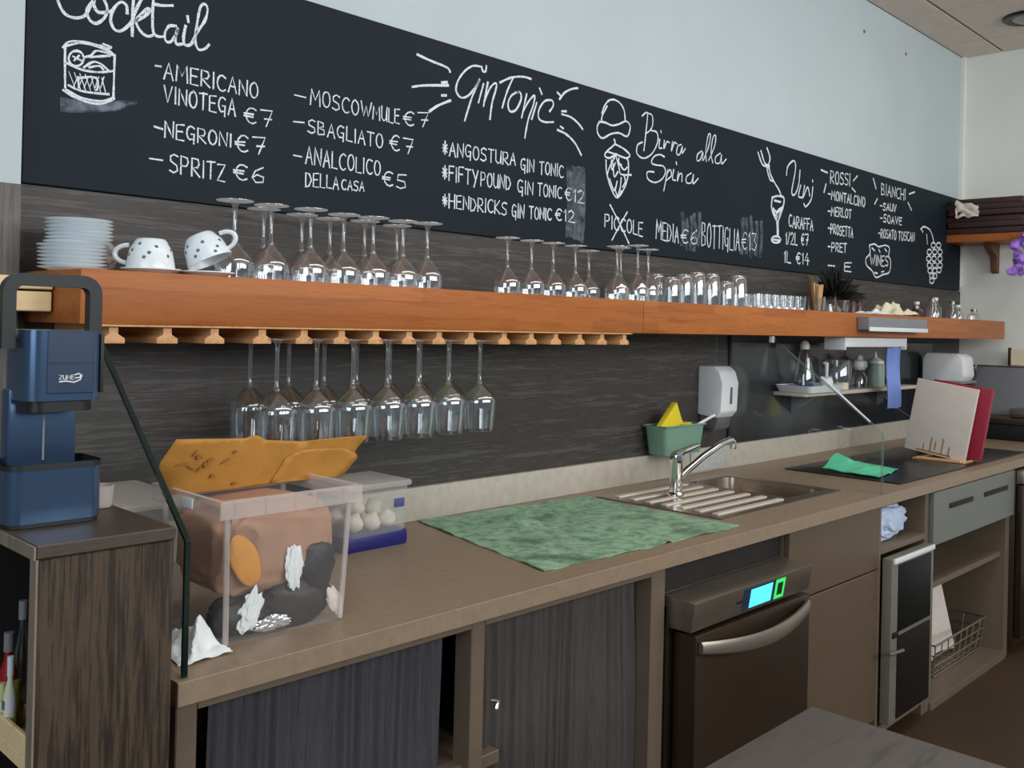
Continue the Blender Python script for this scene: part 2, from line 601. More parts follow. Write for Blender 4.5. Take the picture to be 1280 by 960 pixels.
# ------------------------------------------------------------------ setting
struct(MB().box(-1.5, XR + 0.15, 0.0, 0.15, 0, ZT + 0.1).build('wall_back', M['wall'], smooth=False))
struct(MB().box(XR, XR + 0.15, -3.2, 0.0, 0, ZT + 0.1).build('wall_right', M['wall_end'], smooth=False))
struct(MB().box(-1.5, 0.686, -0.05, 0.0, 0, ZT).build('wall_left', M['wall'], smooth=False))
struct(MB().box(-3.5, XR + 0.15, -6.5, 0.15, -0.1, 0.0).build('floor', M['floor'], smooth=False))
ceil = struct(MB().box(-1.5, XR + 0.15, -6.5, 0.15, ZT + 0.012, ZT + 0.1).build('ceiling', M['ceil_gap'], smooth=False))
t_b = MB()
xs = [5.075 + 0.635 * k for k in range(-10, 2)] + [XR]
ys = [0.0, -0.225] + [-0.225 - 0.6 * k for k in range(1, 8)]
for xa, xb in zip(xs, xs[1:]):
    for ya, yb in zip(ys, ys[1:]):
        t_b.box(xa + 0.006, xb - 0.006, yb + 0.006, ya - 0.006, ZT, ZT + 0.012, 0.003, 1)
t_b.build('ceiling_tile_field', M['ceil'], ceil)
# wood cladding behind the shelf and above the worktop
struct(MB().box(0.70, XR, -0.012, 0.0, 0.95, 1.712).build('trim_1', M['clad'], smooth=False))
struct(MB().box(-1.4, 0.684, -0.060, -0.05, 0.0, 1.705).build('trim_2', M['clad_v'], smooth=False))
struct(MB().box(5.99, XR, -0.02, 0.0, 1.74, ZT).build('trim_3', M['wall_end'], smooth=False))

# ------------------------------------------------------------------ chalkboard
ZBT, ZBB = CAM.z + 0.387 * 2.1, CAM.z + 0.127 * 2.1
cb = thing('chalkboard', 'long black chalkboard covered in handwritten drink prices above the shelf', 'chalkboard', (0.70, 0, ZBB))
X0b, X1b = 0.697, 5.985
MB().box(X0b - 0.70, X1b - 0.70, -0.020, -0.001, 0, ZBT - ZBB, 0.002, 1).build('writing_panel', M['board'], cb)
MB().box(X0b - 0.711, X0b - 0.7035, -0.021, -0.001, -0.01, ZBT - ZBB).build('side_edging', M['edge_black'], cb)

YB = -0.0205


def on_board(px, py, y=YB):
    """the point of the board's face (metres, local to the board) seen at a photograph pixel"""
    d = (px - CX) / F_PX * right - (py - CY) / F_PX * up + fwd
    k = (y - CAM.y) / d.y
    p = CAM + k * d
    return Vector((p.x - 0.70, y, p.z - ZBB))


class Chalk:
    def __init__(s):
        s.m = MB()
        s.n = 0

    def stroke(s, pts, w=0.0042):
        """one chalk line: a ribbon with a wobbling width through board points"""
        P = [pts[0]]
        for a, b in zip(pts, pts[1:]):
            k = max(1, int((b - a).length / 0.02))
            for i in range(1, k + 1):
                P.append(a.lerp(b, i / k))
        s.n += 1
        y = Vector((0, -0.00004 * (s.n % 40), 0))
        L, R = [], []
        for i, p in enumerate(P):
            d = (P[min(i + 1, len(P) - 1)] - P[max(i - 1, 0)])
            d.y = 0
            if d.length < 1e-6:
                d = Vector((1, 0, 0))
            d.normalize()
            nrm = Vector((-d.z, 0, d.x))
            ww = w * (0.85 + 0.35 * noise.noise(p * 60))
            if i == 0:
                p = p - d * ww * 0.4
            if i == len(P) - 1:
                p = p + d * ww * 0.4
            L.append(s.m.b.verts.new(p + y + nrm * ww / 2))
            R.append(s.m.b.verts.new(p + y - nrm * ww / 2))
        for i in range(len(P) - 1):
            s.m._face([L[i], R[i], R[i + 1], L[i + 1]])

    def px(s, pts, w=0.0042, curve=True):
        P = [on_board(*p) for p in pts]
        if curve and len(P) > 2:
            Q = []
            for i in range(len(P) - 1):
                p0, p1, p2, p3 = P[max(i - 1, 0)], P[i], P[i + 1], P[min(i + 2, len(P) - 1)]
                for k in range(5):
                    t = k / 5
                    Q.append(0.5 * ((2 * p1) + (p2 - p0) * t + (2 * p0 - 5 * p1 + 4 * p2 - p3) * t * t + (3 * p1 - p0 - 3 * p2 + p3) * t ** 3))
            Q.append(P[-1])
            P = Q
        s.stroke(P, w)

    def zoom(s, ox, oy, k, lines, w=0.0042, curve=True):
        for ln in lines:
            s.px([(ox + x / k, oy + y / k) for x, y in ln], w, curve)

    def text(s, txt, a, b, h0, h1, w=0.0040):
        A, B = on_board(*a), on_board(*b)
        A2, B2 = on_board(a[0] + 0.02 * h0, a[1] - h0), on_board(b[0] + 0.02 * h1, b[1] - h1)
        adv = [GW.get(c, 0.62) + 0.22 for c in txt]
        tot = sum(adv) - 0.22
        u = 0.0
        for c, ad in zip(txt, adv):
            gw = GW.get(c, 0.62)
            jit = random.uniform(-0.04, 0.04)
            for st in GLYPH.get(c, []):
                pts = []
                for x, y in st:
                    uu = (u + x * gw) / tot
                    yy = y * random.uniform(0.97, 1.03) + jit
                    pts.append(A.lerp(B, uu) * (1 - yy) + A2.lerp(B2, uu) * yy)
                s.stroke(pts, w)
            u += ad

    def build(s, name, mat=None):
        return s.m.build(name, mat or M['chalk'], cb, smooth=False)


def arc(cx, cy, rx, ry, a0, a1, n=8):
    return [(cx + rx * math.cos(math.radians(a0 + (a1 - a0) * i / n)), cy + ry * math.sin(math.radians(a0 + (a1 - a0) * i / n))) for i in range(n + 1)]


GW = {'I': 0.12, ' ': 0.35, 'M': 0.8, 'W': 0.95, '*': 0.5, '-': 0.5, '1': 0.2, '/': 0.35, 'L': 0.5, 'T': 0.62, 'E': 0.55, 'F': 0.52}
GLYPH = {
    'A': [[(0, 0), (0.5, 1), (1, 0)], [(0.2, 0.38), (0.82, 0.38)]],
    'B': [[(0, 0), (0, 1), (0.7, 0.92), (0.75, 0.65), (0.05, 0.52), (0.85, 0.4), (0.9, 0.1), (0, 0)]],
    'C': [arc(0.6, 0.5, 0.6, 0.5, 50, 310)],
    'D': [[(0, 0), (0, 1), (0.6, 0.9), (1, 0.5), (0.6, 0.08), (0, 0)]],
    'E': [[(1, 1), (0, 0.96), (0, 0.02), (1, 0)], [(0, 0.52), (0.8, 0.55)]],
    'F': [[(1, 1), (0, 0.97), (0, 0)], [(0, 0.52), (0.8, 0.55)]],
    'G': [arc(0.55, 0.55, 0.55, 0.45, 50, 250) + [(0.9, 0.2), (0.9, 0.5), (0.55, 0.48)], [(0.9, 0.5), (0.86, -0.12)]],
    'H': [[(0, 0), (0, 1)], [(1, 0), (1, 1)], [(0, 0.5), (1, 0.52)]],
    'I': [[(0.5, 0), (0.5, 1)]],
    'K': [[(0, 0), (0, 1)], [(0.9, 1), (0.05, 0.45), (1, 0)]],
    'L': [[(0, 1), (0, 0.02), (1, 0)]],
    'M': [[(0, 0), (0.08, 1), (0.5, 0.35), (0.92, 1), (1, 0)]],
    'N': [[(0, 0), (0.02, 1), (0.95, 0), (1, 1)]],
    'O': [arc(0.5, 0.5, 0.5, 0.5, 90, 450, 12)],
    'P': [[(0, 0), (0, 1), (0.75, 0.95), (0.9, 0.7), (0.7, 0.48), (0, 0.44)]],
    'Q': [arc(0.5, 0.5, 0.5, 0.5, 90, 450, 12)],
    'R': [[(0, 0), (0, 1), (0.75, 0.95), (0.9, 0.72), (0.7, 0.5), (0.05, 0.46), (1, 0)]],
    'S': [[(0.95, 0.9), (0.5, 1), (0.08, 0.85), (0.1, 0.6), (0.85, 0.42), (0.95, 0.15), (0.5, 0), (0, 0.1)]],
    'T': [[(0, 0.97), (1, 1)], [(0.5, 1), (0.48, 0)]],
    'U': [[(0, 1), (0.02, 0.2), (0.4, 0), (0.85, 0.12), (1, 1)], [(0.97, 0.6), (1, 0)]],
    'V': [[(0, 1), (0.45, 0), (1, 1)]],
    'W': [[(0, 1), (0.25, 0), (0.5, 0.7), (0.72, 0), (1, 1)]],
    'Y': [[(0, 1), (0.5, 0.45)], [(1, 1), (0.3, -0.15)]],
    'Z': [[(0, 0.95), (1, 1), (0.02, 0.02), (1, 0)]],
    '-': [[(0, 0.52), (1, 0.5)]],
    '*': [[(0.1, 0.75), (0.9, 0.25)], [(0.9, 0.75), (0.1, 0.25)], [(0.5, 0.95), (0.5, 0.1)], [(0, 0.5), (1, 0.5)]],
    '€': [arc(0.65, 0.5, 0.5, 0.5, 50, 310), [(0, 0.58), (0.75, 0.6)], [(0, 0.42), (0.7, 0.42)]],
    '1': [[(0, 0.75), (0.8, 1), (0.8, 0)]],
    '2': [[(0.05, 0.8), (0.4, 1), (0.9, 0.8), (0.7, 0.45), (0, 0), (1, 0)]],
    '3': [[(0, 0.95), (0.8, 0.9), (0.4, 0.55), (0.9, 0.3), (0.5, 0), (0, 0.1)]],
    '4': [[(0.6, 1), (0, 0.35), (1, 0.35)], [(0.7, 0.6), (0.7, 0)]],
    '5': [[(0.95, 1), (0.15, 0.95), (0.1, 0.55), (0.8, 0.5), (0.9, 0.15), (0.4, 0), (0, 0.08)]],
    '6': [[(0.85, 1), (0.25, 0.7), (0.02, 0.3), (0.3, 0), (0.85, 0.08), (0.9, 0.4), (0.4, 0.5), (0.08, 0.3)]],
    '7': [[(0, 0.95), (1, 1), (0.5, 0)], [(0.35, 0.45), (0.95, 0.5)]],
    '9': [[(0.9, 0.7), (0.5, 0.45), (0.1, 0.65), (0.4, 1), (0.9, 0.8), (0.85, 0)]],
    '/': [[(0, 0), (1, 1)]],
}


def text_block(name, rows, w=0.0046):
    """each written line is a part of its own"""
    c = None
    for k, r in enumerate(rows):
        if c is None or rows[k - 1][0] != '-':
            if c is not None:
                c.build('chalk_line')
            c = Chalk()
        c.text(*r[:5], w=w)
    c.build('chalk_line')


# cocktail column
c = Chalk()
c.zoom(60, 0, 5.818, [
    [(165, -60), (110, -70), (70, -20), (90, 50), (130, 105), (200, 130), (265, 115), (300, 60), (320, 20)],
    [(340, -10), (285, 70), (300, 140), (350, 170), (410, 130), (430, 60), (400, -10), (350, -20), (335, 40), (370, 90), (440, 85), (470, 75)],
    [(575, 95), (570, 40), (530, 15), (480, 60), (455, 140), (480, 210), (530, 225), (590, 180), (620, 130)],
    [(625, -40), (615, 100), (612, 260)], [(700, -30), (660, 30), (620, 130)],
    [(640, 150), (700, 120), (740, 75), (720, 65), (660, 120), (640, 165), (680, 235), (730, 265), (770, 250)],
    [(770, -40), (760, 100), (765, 230), (800, 265), (850, 265)], [(770, 30), (830, 40), (905, 40)],
    [(930, 190), (880, 190), (850, 240), (855, 295), (890, 305), (930, 250), (945, 200), (925, 270), (935, 320), (975, 320)],
    [(1000, 190), (985, 270), (995, 325), (1040, 320), (1080, 240), (1140, 150), (1160, 70), (1140, 30), (1105, 60), (1080, 200), (1070, 300), (1095, 360), (1140, 355), (1170, 325)],
    [(1015, 120), (1020, 160)]], 0.0075)
c.build('cocktail_heading')
c = Chalk()
hatch = [[(150 + 40 * k, 520 + 8 * k), (200 + 36 * k, 650 + 3 * k)] for k in range(7)] + [[(180 + 40 * k, 640), (215 + 38 * k, 560)] for k in range(6)]
c.zoom(60, 0, 5.818, [
    [(125, 330), (123, 480), (125, 640)], [(485, 400), (480, 560), (475, 720)],
    [(110, 345), (150, 305), (230, 300), (330, 320), (420, 350), (475, 395)], [(130, 335), (240, 312), (360, 340), (460, 385)],
    [(110, 655), (180, 700), (280, 740), (370, 755), (450, 735), (480, 715)], [(130, 650), (240, 710), (380, 735), (470, 712)],
    [(140, 460), (200, 490), (280, 515), (380, 525), (480, 515)], [(150, 620), (220, 655), (320, 675), (440, 685)],
    [(205 + 55 * math.cos(a * 0.6283), 425 + 55 * math.sin(a * 0.6283)) for a in range(11)],
    [(180, 410), (240, 440)], [(190, 440), (225, 405)],
    [(260, 415), (310, 405), (350, 370), (430, 385), (470, 400)], [(310, 415), (380, 410), (450, 405)], [(380, 330), (420, 350), (460, 345), (400, 320)],
    [(260, 490), (330, 450), (390, 470), (440, 515)], [(300, 490), (370, 480), (400, 505)],
    [(220, 560), (222, 640)], [(220, 570), (300, 560), (350, 570), (362, 610), (355, 655)]], 0.0055)
c.zoom(60, 0, 5.818, hatch, 0.0024)
c.build('tumbler_drawing')
c = Chalk()
c.zoom(60, 0, 5.818, [[(100, 720 + 16 * k), (300, 745 + 12 * k), (640 - 30 * k, 745 + 10 * k)] for k in range(6)], 0.009)
c.build('wiped_smear_under_tumbler_drawing', M['smear'])  # chalk smear drawn as the table under the glass
text_block('cocktail_price_lines', [
    ('-', (194, 86), (201, 87), 8, 8), ('AMERICANO', (205, 97.5), (322, 123), 21, 19), ('VINOTEGA', (205, 127), (294, 145), 20, 21, 1), ('€7', (305, 152), (340, 159), 20, 20),
    ('-', (193, 163), (203, 166), 10, 10), ('NEGRONI', (206, 172), (289, 184), 21, 16), ('€7', (294, 189), (331, 194), 20, 21),
    ('-', (187, 203), (203, 205), 10, 10), ('SPRITZ', (212, 215), (281, 227), 23, 21), ('€6', (292, 223.5), (331, 230), 19, 20),
    ('-', (368, 124), (382, 127), 10, 10), ('MOSCOW', (388, 130.5), (464, 147.5), 20, 18), ('MULE', (466, 148), (499, 155), 17, 18), ('€7', (504, 155), (535, 160), 17, 18),
    ('-', (367, 157), (380, 158), 10, 10), ('SBAGLIATO', (385, 165), (478, 186), 17, 17), ('€7', (487, 187), (516, 193), 19, 19),
    ('-', (367, 199), (377, 201), 10, 10), ('ANALCOLICO', (382, 204.7), (475, 219.5), 22, 18), ('DELLA', (382, 233.5), (423, 236.5), 18, 15, 1), ('CASA', (427, 237), (455, 239), 13, 12), ('€5', (478, 231), (508, 237), 18, 18)])
# gin column
c = Chalk()
c.zoom(510, 60, 5.565, [
    [(505, 130), (450, 125), (390, 165), (345, 235), (335, 300), (370, 345), (420, 330), (470, 270), (500, 215), (450, 330), (420, 420), (395, 505)],
    [(525, 250), (490, 380)], [(512, 130), (520, 160), (540, 162), (545, 125)],
    [(555, 240), (525, 405)], [(530, 370), (570, 280), (605, 245), (615, 270), (585, 380), (570, 495)],
    [(640, 240), (720, 205), (800, 200), (855, 215)], [(730, 210), (690, 300), (655, 415)],
    [(770, 305), (720, 330), (695, 390), (710, 440), (750, 430), (785, 360), (780, 310), (745, 310)],
    [(825, 320), (790, 485)], [(800, 440), (840, 370), (880, 330), (870, 400), (835, 500), (812, 625)],
    [(895, 380), (860, 495)], [(915, 280), (930, 320)],
    [(985, 440), (1010, 400), (1000, 365), (950, 370), (910, 430), (910, 490), (950, 515), (1010, 515)]], 0.0075)
c.build('gin_heading')
c = Chalk()
c.zoom(510, 60, 5.565, [
    [(65, 45), (150, 85), (270, 135), (292, 165)], [(30, 270), (120, 260), (280, 260)], [(150, 440), (210, 400), (295, 365)], [(235, 330), (265, 330)], [(235, 240), (270, 238)]], 0.0085)
c.build('ray_marks')
c = Chalk()
c.zoom(510, 60, 5.565, [
    [(1055, 355), (1090, 310), (1140, 285), (1180, 280)], [(1040, 310), (1060, 330)], [(1070, 460), (1130, 480), (1180, 520), (1215, 565)], [(1070, 440), (1100, 440)],
    [(1040, 570), (1100, 600), (1160, 660), (1205, 745)], [(1060, 545), (1080, 560)]], 0.0085)
c.build('ray_marks')
text_block('gin_price_lines', [
    ('*ANGOSTURA', (553, 193.5), (644, 207), 18, 15), ('GIN TONIC', (651, 213.4), (704, 222), 16, 15),
    ('*FIFTY', (553, 224.4), (597, 232), 19, 18), ('POUND', (601, 232), (638, 237.6), 18, 16), ('GIN', (647, 241.5), (666, 244), 18, 16), ('TONIC', (672, 244.5), (702, 248), 16, 14), ('€12', (706, 250), (730, 254.8), 16, 16),
    ('*HENDRICKS', (553, 258.7), (633, 269), 17, 16), ('GIN TONIC', (640, 272), (689, 275), 17, 14), ('€12', (694, 274.4), (718, 278.3), 14, 15)], 0.0052)
# beer column
c = Chalk()
c.zoom(740, 110, 6.857, [
    [(430, 240), (475, 215), (460, 400), (445, 535)], [(475, 215), (515, 235), (520, 310), (500, 360), (460, 390)],
    [(510, 365), (555, 380), (565, 450), (530, 540), (480, 590), (430, 600), (385, 560), (390, 490), (430, 465)],
    [(580, 440), (575, 510), (600, 515)], [(590, 365), (592, 382)], [(620, 450), (615, 520), (640, 462), (662, 468)], [(690, 460), (680, 540), (705, 470), (730, 480)],
    [(765, 485), (735, 500), (725, 560), (750, 570), (775, 500), (770, 560), (800, 520)],
], 0.0068)
c.build('beer_heading')
c = Chalk()
c.zoom(740, 110, 6.857, [
    [(940, 540), (905, 570), (900, 620), (925, 615), (950, 550), (945, 620)], [(955, 620), (1000, 500), (1015, 400), (995, 410), (975, 540), (980, 630)],
    [(1000, 620), (1050, 500), (1060, 410), (1035, 430), (1020, 560), (1035, 640)], [(1100, 560), (1060, 590), (1060, 640), (1095, 640), (1110, 570), (1110, 650), (1150, 610)],
], 0.0068)
c.build('beer_heading')
c = Chalk()
c.zoom(740, 110, 6.857, [
    [(620, 590), (580, 570), (530, 590), (510, 640), (550, 660), (610, 670), (630, 720), (600, 780), (540, 810), (480, 780), (475, 720), (530, 720)],
    [(650, 700), (615, 880)], [(640, 740), (670, 700), (680, 750), (640, 790)], [(700, 700), (690, 780), (715, 790)], [(722, 635), (725, 655)],
    [(740, 720), (730, 800), (750, 740), (770, 740), (770, 800)], [(850, 730), (810, 760), (810, 810), (850, 810), (870, 740), (865, 820), (910, 775)]], 0.0068)
c.build('beer_heading')
c = Chalk()
c.zoom(740, 110, 6.857, [
    [(85, 215), (105, 160), (140, 110), (190, 100), (240, 130), (275, 190), (285, 280)], [(80, 290), (90, 230), (130, 155)],
    [(60, 290), (110, 295), (170, 320), (230, 310), (290, 285), (325, 320), (320, 380), (295, 415), (230, 385), (160, 395), (90, 430), (50, 390), (45, 330), (65, 290)]], 0.0075)
c.build('beer_glass_drawing')
c = Chalk()
c.zoom(740, 110, 6.857, [
    [(190, 440), (195, 480), (130, 540), (110, 580), (150, 600), (210, 565)], [(195, 480), (270, 520), (325, 575), (290, 600), (210, 570), (130, 545)],
    [(120, 620), (125, 720), (160, 850), (215, 940), (280, 850), (310, 740), (310, 630), (290, 600)],
    [(200, 580), (150, 680), (130, 740)], [(205, 580), (230, 680), (250, 740), (335, 745)], [(180, 650), (190, 760), (220, 720)],
    [(150, 780), (190, 880), (215, 800)], [(250, 770), (240, 860), (215, 930)], [(220, 620), (270, 700), (300, 680)],
    [(165, 620), (170, 700), (200, 640)], [(230, 600), (225, 650), (250, 660)], [(195, 860), (220, 930), (250, 880)], [(270, 740), (285, 800), (260, 850)]], 0.0075)
c.build('hop_drawing')
text_block('beer_price_line', [('PICCOLE', (756, 283.7), (803, 295.4), 16, 17), ('MEDIA', (820, 298.8), (848, 303), 24, 20), ('€6', (851, 303), (872, 305), 16, 18), ('BOTTIGLIA', (877, 308), (924, 313), 30, 26), ('€13', (927, 311), (946, 313), 20, 24)], 0.0060)
c = Chalk()
c.px([(762.6, 256), (775, 280), (786, 304)], 0.0065)
c.px([(784, 265), (774, 283), (765, 300)], 0.0065)
c.build('crossing_out')
# wine column
c = Chalk()
c.zoom(940, 170, 5.333, [[(230, 260), (240, 200), (280, 165), (290, 220), (265, 370), (285, 390), (310, 330), (320, 230)],
                         [(325, 330), (310, 400), (335, 410)], [(350, 330), (340, 410), (370, 340), (385, 400)], [(405, 340), (395, 420), (360, 470), (345, 450)], [(403, 295), (405, 305)]], 0.0095)
c.build('wine_heading')
c = Chalk()
c.zoom(940, 170, 5.333, [
    [(40, 110), (70, 190), (110, 210), (125, 260), (150, 310), (180, 360), (195, 400)], [(100, 80), (120, 150), (100, 210)], [(60, 100), (85, 180), (115, 200)], [(100, 220), (120, 290), (145, 300)],
    [(135, 410), (170, 400), (210, 410), (210, 460), (185, 540), (175, 570), (175, 660)], [(135, 410), (130, 480), (155, 550), (165, 570), (168, 660)],
    [(150, 430), (190, 440)], [(140, 490), (165, 540), (200, 480), (170, 500), (160, 550), (190, 510)], [(140, 480), (170, 510), (205, 470)],
    [(160 + 30 * math.cos(a * 0.785), 690 + 22 * math.sin(a * 0.785)) for a in range(9)], [(140, 690), (180, 695)]], 0.0105)
c.build('flute_drawing')
text_block('wine_price_lines', [
    ('CARAFFA', (986, 283.4), (1016, 288), 15, 13), ('1/2L €7', (982, 305), (1010, 307), 15, 14, 1), ('1L €14', (980, 327.5), (1011, 331), 14, 14, 1)], 0.0080)
text_block('red_wine_lines', [
    ('ROSSI', (1038, 229), (1062.5, 232.5), 16, 15), ('-MONTALCINO', (1035, 248), (1081, 259), 11, 12), ('-MERLOT', (1035, 269), (1064, 273), 11, 11),
    ('-PROSETTA', (1035, 291), (1066, 297), 12, 12), ('-PRET', (1035, 314), (1058, 316), 11, 11), ('- E', (1035, 337), (1064, 340), 11, 11)], 0.0080)
text_block('white_wine_lines', [
    ('BIANCHI', (1101.7, 243), (1131.7, 250), 14, 13), ('-SAUV', (1100, 262), (1120, 265), 9, 9), ('-SOAVE', (1100, 277), (1127, 281.5), 10, 9),
    ('-ROSATO', (1098, 297), (1120, 299.5), 11, 11), ('TOSCAN', (1123, 300), (1143, 302), 11, 11)], 0.0080)
c = Chalk()
c.zoom(1020, 200, 6, [[(40, 75), (85, 95)], [(75, 180), (60, 240)], [(310, 120), (280, 155)], [(270, 210), (295, 240)],
                      [(430, 140), (450, 215)], [(460, 290), (440, 330)], [(740, 240), (700, 255)], [(690, 320), (715, 375)]], 0.0105)
c.build('sparkle_marks')
c = Chalk()
c.zoom(1020, 200, 6, [[(400, 640), (440, 630), (470, 650), (520, 640), (550, 660), (545, 720), (560, 760), (550, 840), (500, 860), (450, 880), (420, 830), (380, 790), (375, 740), (405, 700), (400, 640)],
                      [(420, 660), (440, 680)], [(470, 670), (480, 690)], [(515, 665), (530, 685)], [(440, 845), (460, 850)], [(490, 840), (510, 835)]], 0.0095)
c.text('WINES', (1087.5, 331), (1110, 333), 13, 13, w=0.0085)
c.build('badge_drawing')
c = Chalk()
c.zoom(1020, 200, 6, [[(785, 520), (810, 500), (850, 520), (870, 560), (885, 620)], [(790, 510), (800, 540)], [(830, 560), (835, 630)]], 0.0110)
for x, y in [(880, 640), (920, 640), (850, 690), (890, 690), (930, 690), (845, 740), (885, 740), (930, 740), (850, 790), (890, 790), (930, 790), (855, 830), (890, 830), (922, 825), (868, 868), (890, 870), (868, 905)]:
    c.zoom(1020, 200, 6, [[(x + 17 * math.cos(a * 0.9), y + 20 * math.sin(a * 0.9)) for a in range(8)]], 0.0105)
c.build('grape_drawing')
for poly in ([(708, 206), (731, 206), (731, 300), (706, 300)], [(851, 268), (876, 266), (880, 309), (853, 309)], [(925, 274), (954, 277), (955, 317), (922, 312)]):
    c = Chalk()
    x0, x1 = poly[0][0], poly[1][0]
    y0, y1 = poly[0][1], poly[2][1]
    for k in range(5):
        xx = x0 + (x1 - x0) * (k + 0.5) / 5
        c.px([(xx + random.uniform(-1, 1), y0 + random.uniform(-3, 6)), (xx + 1, (y0 + y1) / 2), (xx - 1, y1 + random.uniform(-8, 3))], 0.0022 * (x1 - x0) * 0.45)
    c.build('wiped_chalk_smear', M['smear'])

# ------------------------------------------------------------------ worktop, backsplash
wt = thing('worktop', 'long greige stone-look worktop running below the chalkboard wall', 'worktop', (XL, 0, 0.848))
SX0, SX1, SY0, SY1 = 2.95 - XL, 3.20 - XL, -0.54, -0.15
b = MB()
for x0, x1, y0, y1 in ((0, SX0, -0.718, -0.002), (SX1, XR - XL - 0.002, -0.718, -0.002), (SX0, SX1, -0.718, SY0), (SX0, SX1, SY1, -0.002)):
    b.box(x0, x1, y0, y1, 0, 0.039)
b.build('slab', M['top'], wt, smooth=False)
MB().box(0, XR - XL, -0.722, -0.718, 0.001, 0.0388, 0.001, 1).build('front_edge', M['top'], wt)
MB().box(0.0, XR - XL, -0.030, -0.012, 0.039, 0.134, 0.004).build('backsplash', M['splash'], wt)

# ------------------------------------------------------------------ shelf beam with glass rack
sh = thing('wall_shelf', 'long thick orange-brown wooden shelf with seam and glass rails underneath', 'shelf', (0.71, 0, ZB))
b = MB()
b.box(0, 2.445 - 0.71 - 0.0008, -0.30, -0.012, 0, ZS - ZB, 0.003)
b.build('left_beam', M['beam'], sh)
MB().box(2.445 - 0.71 + 0.0008, 5.905 - 0.71, -0.30, -0.012, 0, ZS - ZB, 0.003).build('right_beam', M['beam'], sh)
RX = [0.766, 0.873, 0.975, 1.086, 1.191, 1.292, 1.39, 1.492, 1.59, 1.70, 1.823, 1.93, 2.033, 2.138, 2.242, 2.351]
for x in RX:
    xx = x - 0.71 + 0.012
    MB().prism([(xx - 0.009, 0), (xx + 0.009, 0), (xx + 0.009, -0.018), (xx + 0.022, -0.026), (xx + 0.022, -0.036), (xx - 0.022, -0.036), (xx - 0.022, -0.026), (xx - 0.009, -0.018)],
               'y', -0.29, -0.02, 0.0012).build('glass_rail', M['rack'], sh)
MB().box(0.03, 1.68, -0.30, -0.288, -0.004, 0.0, 0.001, 1).build('rail_batten', M['rack'], sh)

# glasses -----------------------------------------------------------
def bowl_shell(prof, t=0.0011):
    inner = [(max(r - t, 0.0), z + (t if i == 0 else 0)) for i, (r, z) in enumerate(prof)]
    return prof + inner[::-1]


def make_glass(name, label, cat, bowl, stem, foot, group, seg=28):
    g = thing(name, label, cat, group=group)
    MB().lathe(bowl_shell(bowl), seg).build('bowl', M['glass'], g, ang=1.2)
    MB().lathe(stem, 14).build('stem', M['foot_glass'], g, ang=1.2)
    MB().lathe(foot, seg).build('foot', M['foot_glass'], g, ang=1.2)
    return g


# the hanging ones: foot up on the rails, angular shoulder, nearly straight bowl (origin at the foot)
hb = [(0.004, -0.112), (0.009, -0.114), (0.041, -0.148), (0.0455, -0.156), (0.0455, -0.166), (0.0438, -0.20), (0.040, -0.238)]
hs = [(0.0, -0.001), (0.012, -0.003), (0.0055, -0.012), (0.0042, -0.03), (0.0038, -0.09), (0.0048, -0.108), (0.008, -0.114), (0.0, -0.116)]
hf = [(0.0, 0.0), (0.036, 0.0), (0.036, -0.0014), (0.012, -0.0035), (0.0, -0.004)]
slots = [(1.142, 1), (1.142, 0), (1.241, 1), (1.241, 0), (1.342, 1), (1.342, 0), (1.442, 1), (1.442, 0), (1.541, 1), (1.541, 0), (1.645, 1), (1.645, 0), (1.752, 1), (1.752, 0)]
hang = make_glass('stem_glass', 'x', 'glass', hb, hs, hf, 'stem glasses hanging from the rails under the shelf')
for i, (x, back) in enumerate(slots):
    y = -0.162 if back else -0.278
    lab = '%s hanging stem glass from the left in the %s row under the wooden shelf' % (ORD[i // 2], 'rear' if back else 'front')
    z = ZB - 0.036 + 0.0115
    if i == 0:
        hang.location = (x + 0.004, y, z)
        hang['label'] = lab
    else:
        dup(hang, (x + 0.004 + random.uniform(-.002, .002), y + random.uniform(-.006, .006), z), lab, rot=(0, 0, random.uniform(0, 6)))

# upturned on the shelf (origin at the rim on the shelf)
ub = [(0.0425, 0.0), (0.0442, 0.020), (0.0442, 0.036), (0.041, 0.044), (0.010, 0.081), (0.004, 0.085)]
us = [(0.0, 0.081), (0.008, 0.083), (0.0046, 0.09), (0.0040, 0.12), (0.0042, 0.150), (0.0065, 0.163), (0.013, 0.1695), (0.0, 0.171)]
uf = [(0.0, 0.1725), (0.040, 0.1725), (0.040, 0.171), (0.014, 0.1690), (0.0, 0.1685)]
upg = make_glass('wine_glass', 'x', 'glass', ub, us, uf, 'upturned wine glasses on the left half of the shelf')
fr = [1.077, 1.169, 1.271, 1.366, 1.455, 1.551, 1.637]
bk = [1.213, 1.321, 1.404, 1.51, 1.616]
first = True
for row, xs_, y in (('front', fr, -0.2), ('rear', bk, -0.09)):
    for i, x in enumerate(xs_):
        lab = '%s upturned wine glass from the left in the %s row beside the spotted cups' % (ORD[i], row)
        if first:
            upg.location = (x, y, ZS)
            upg['label'] = lab
            first = False
        else:
            dup(upg, (x, y + random.uniform(-.006, .006), ZS), lab, rot=(0, 0, random.uniform(0, 6)), scale=(0.97, 0.97, random.uniform(0.985, 1.02)))
for i, (x, y) in enumerate([(1.931, -0.2), (2.031, -0.2), (2.125, -0.2), (2.227, -0.2), (2.40, -0.11)]):
    dup(upg, (x, y, ZS), '%s of the five slim upturned wine glasses left of the shelf seam' % ORD[i], rot=(0, 0, i), group='upturned wine glasses left of the shelf seam', scale=(0.88, 0.88, 0.93))
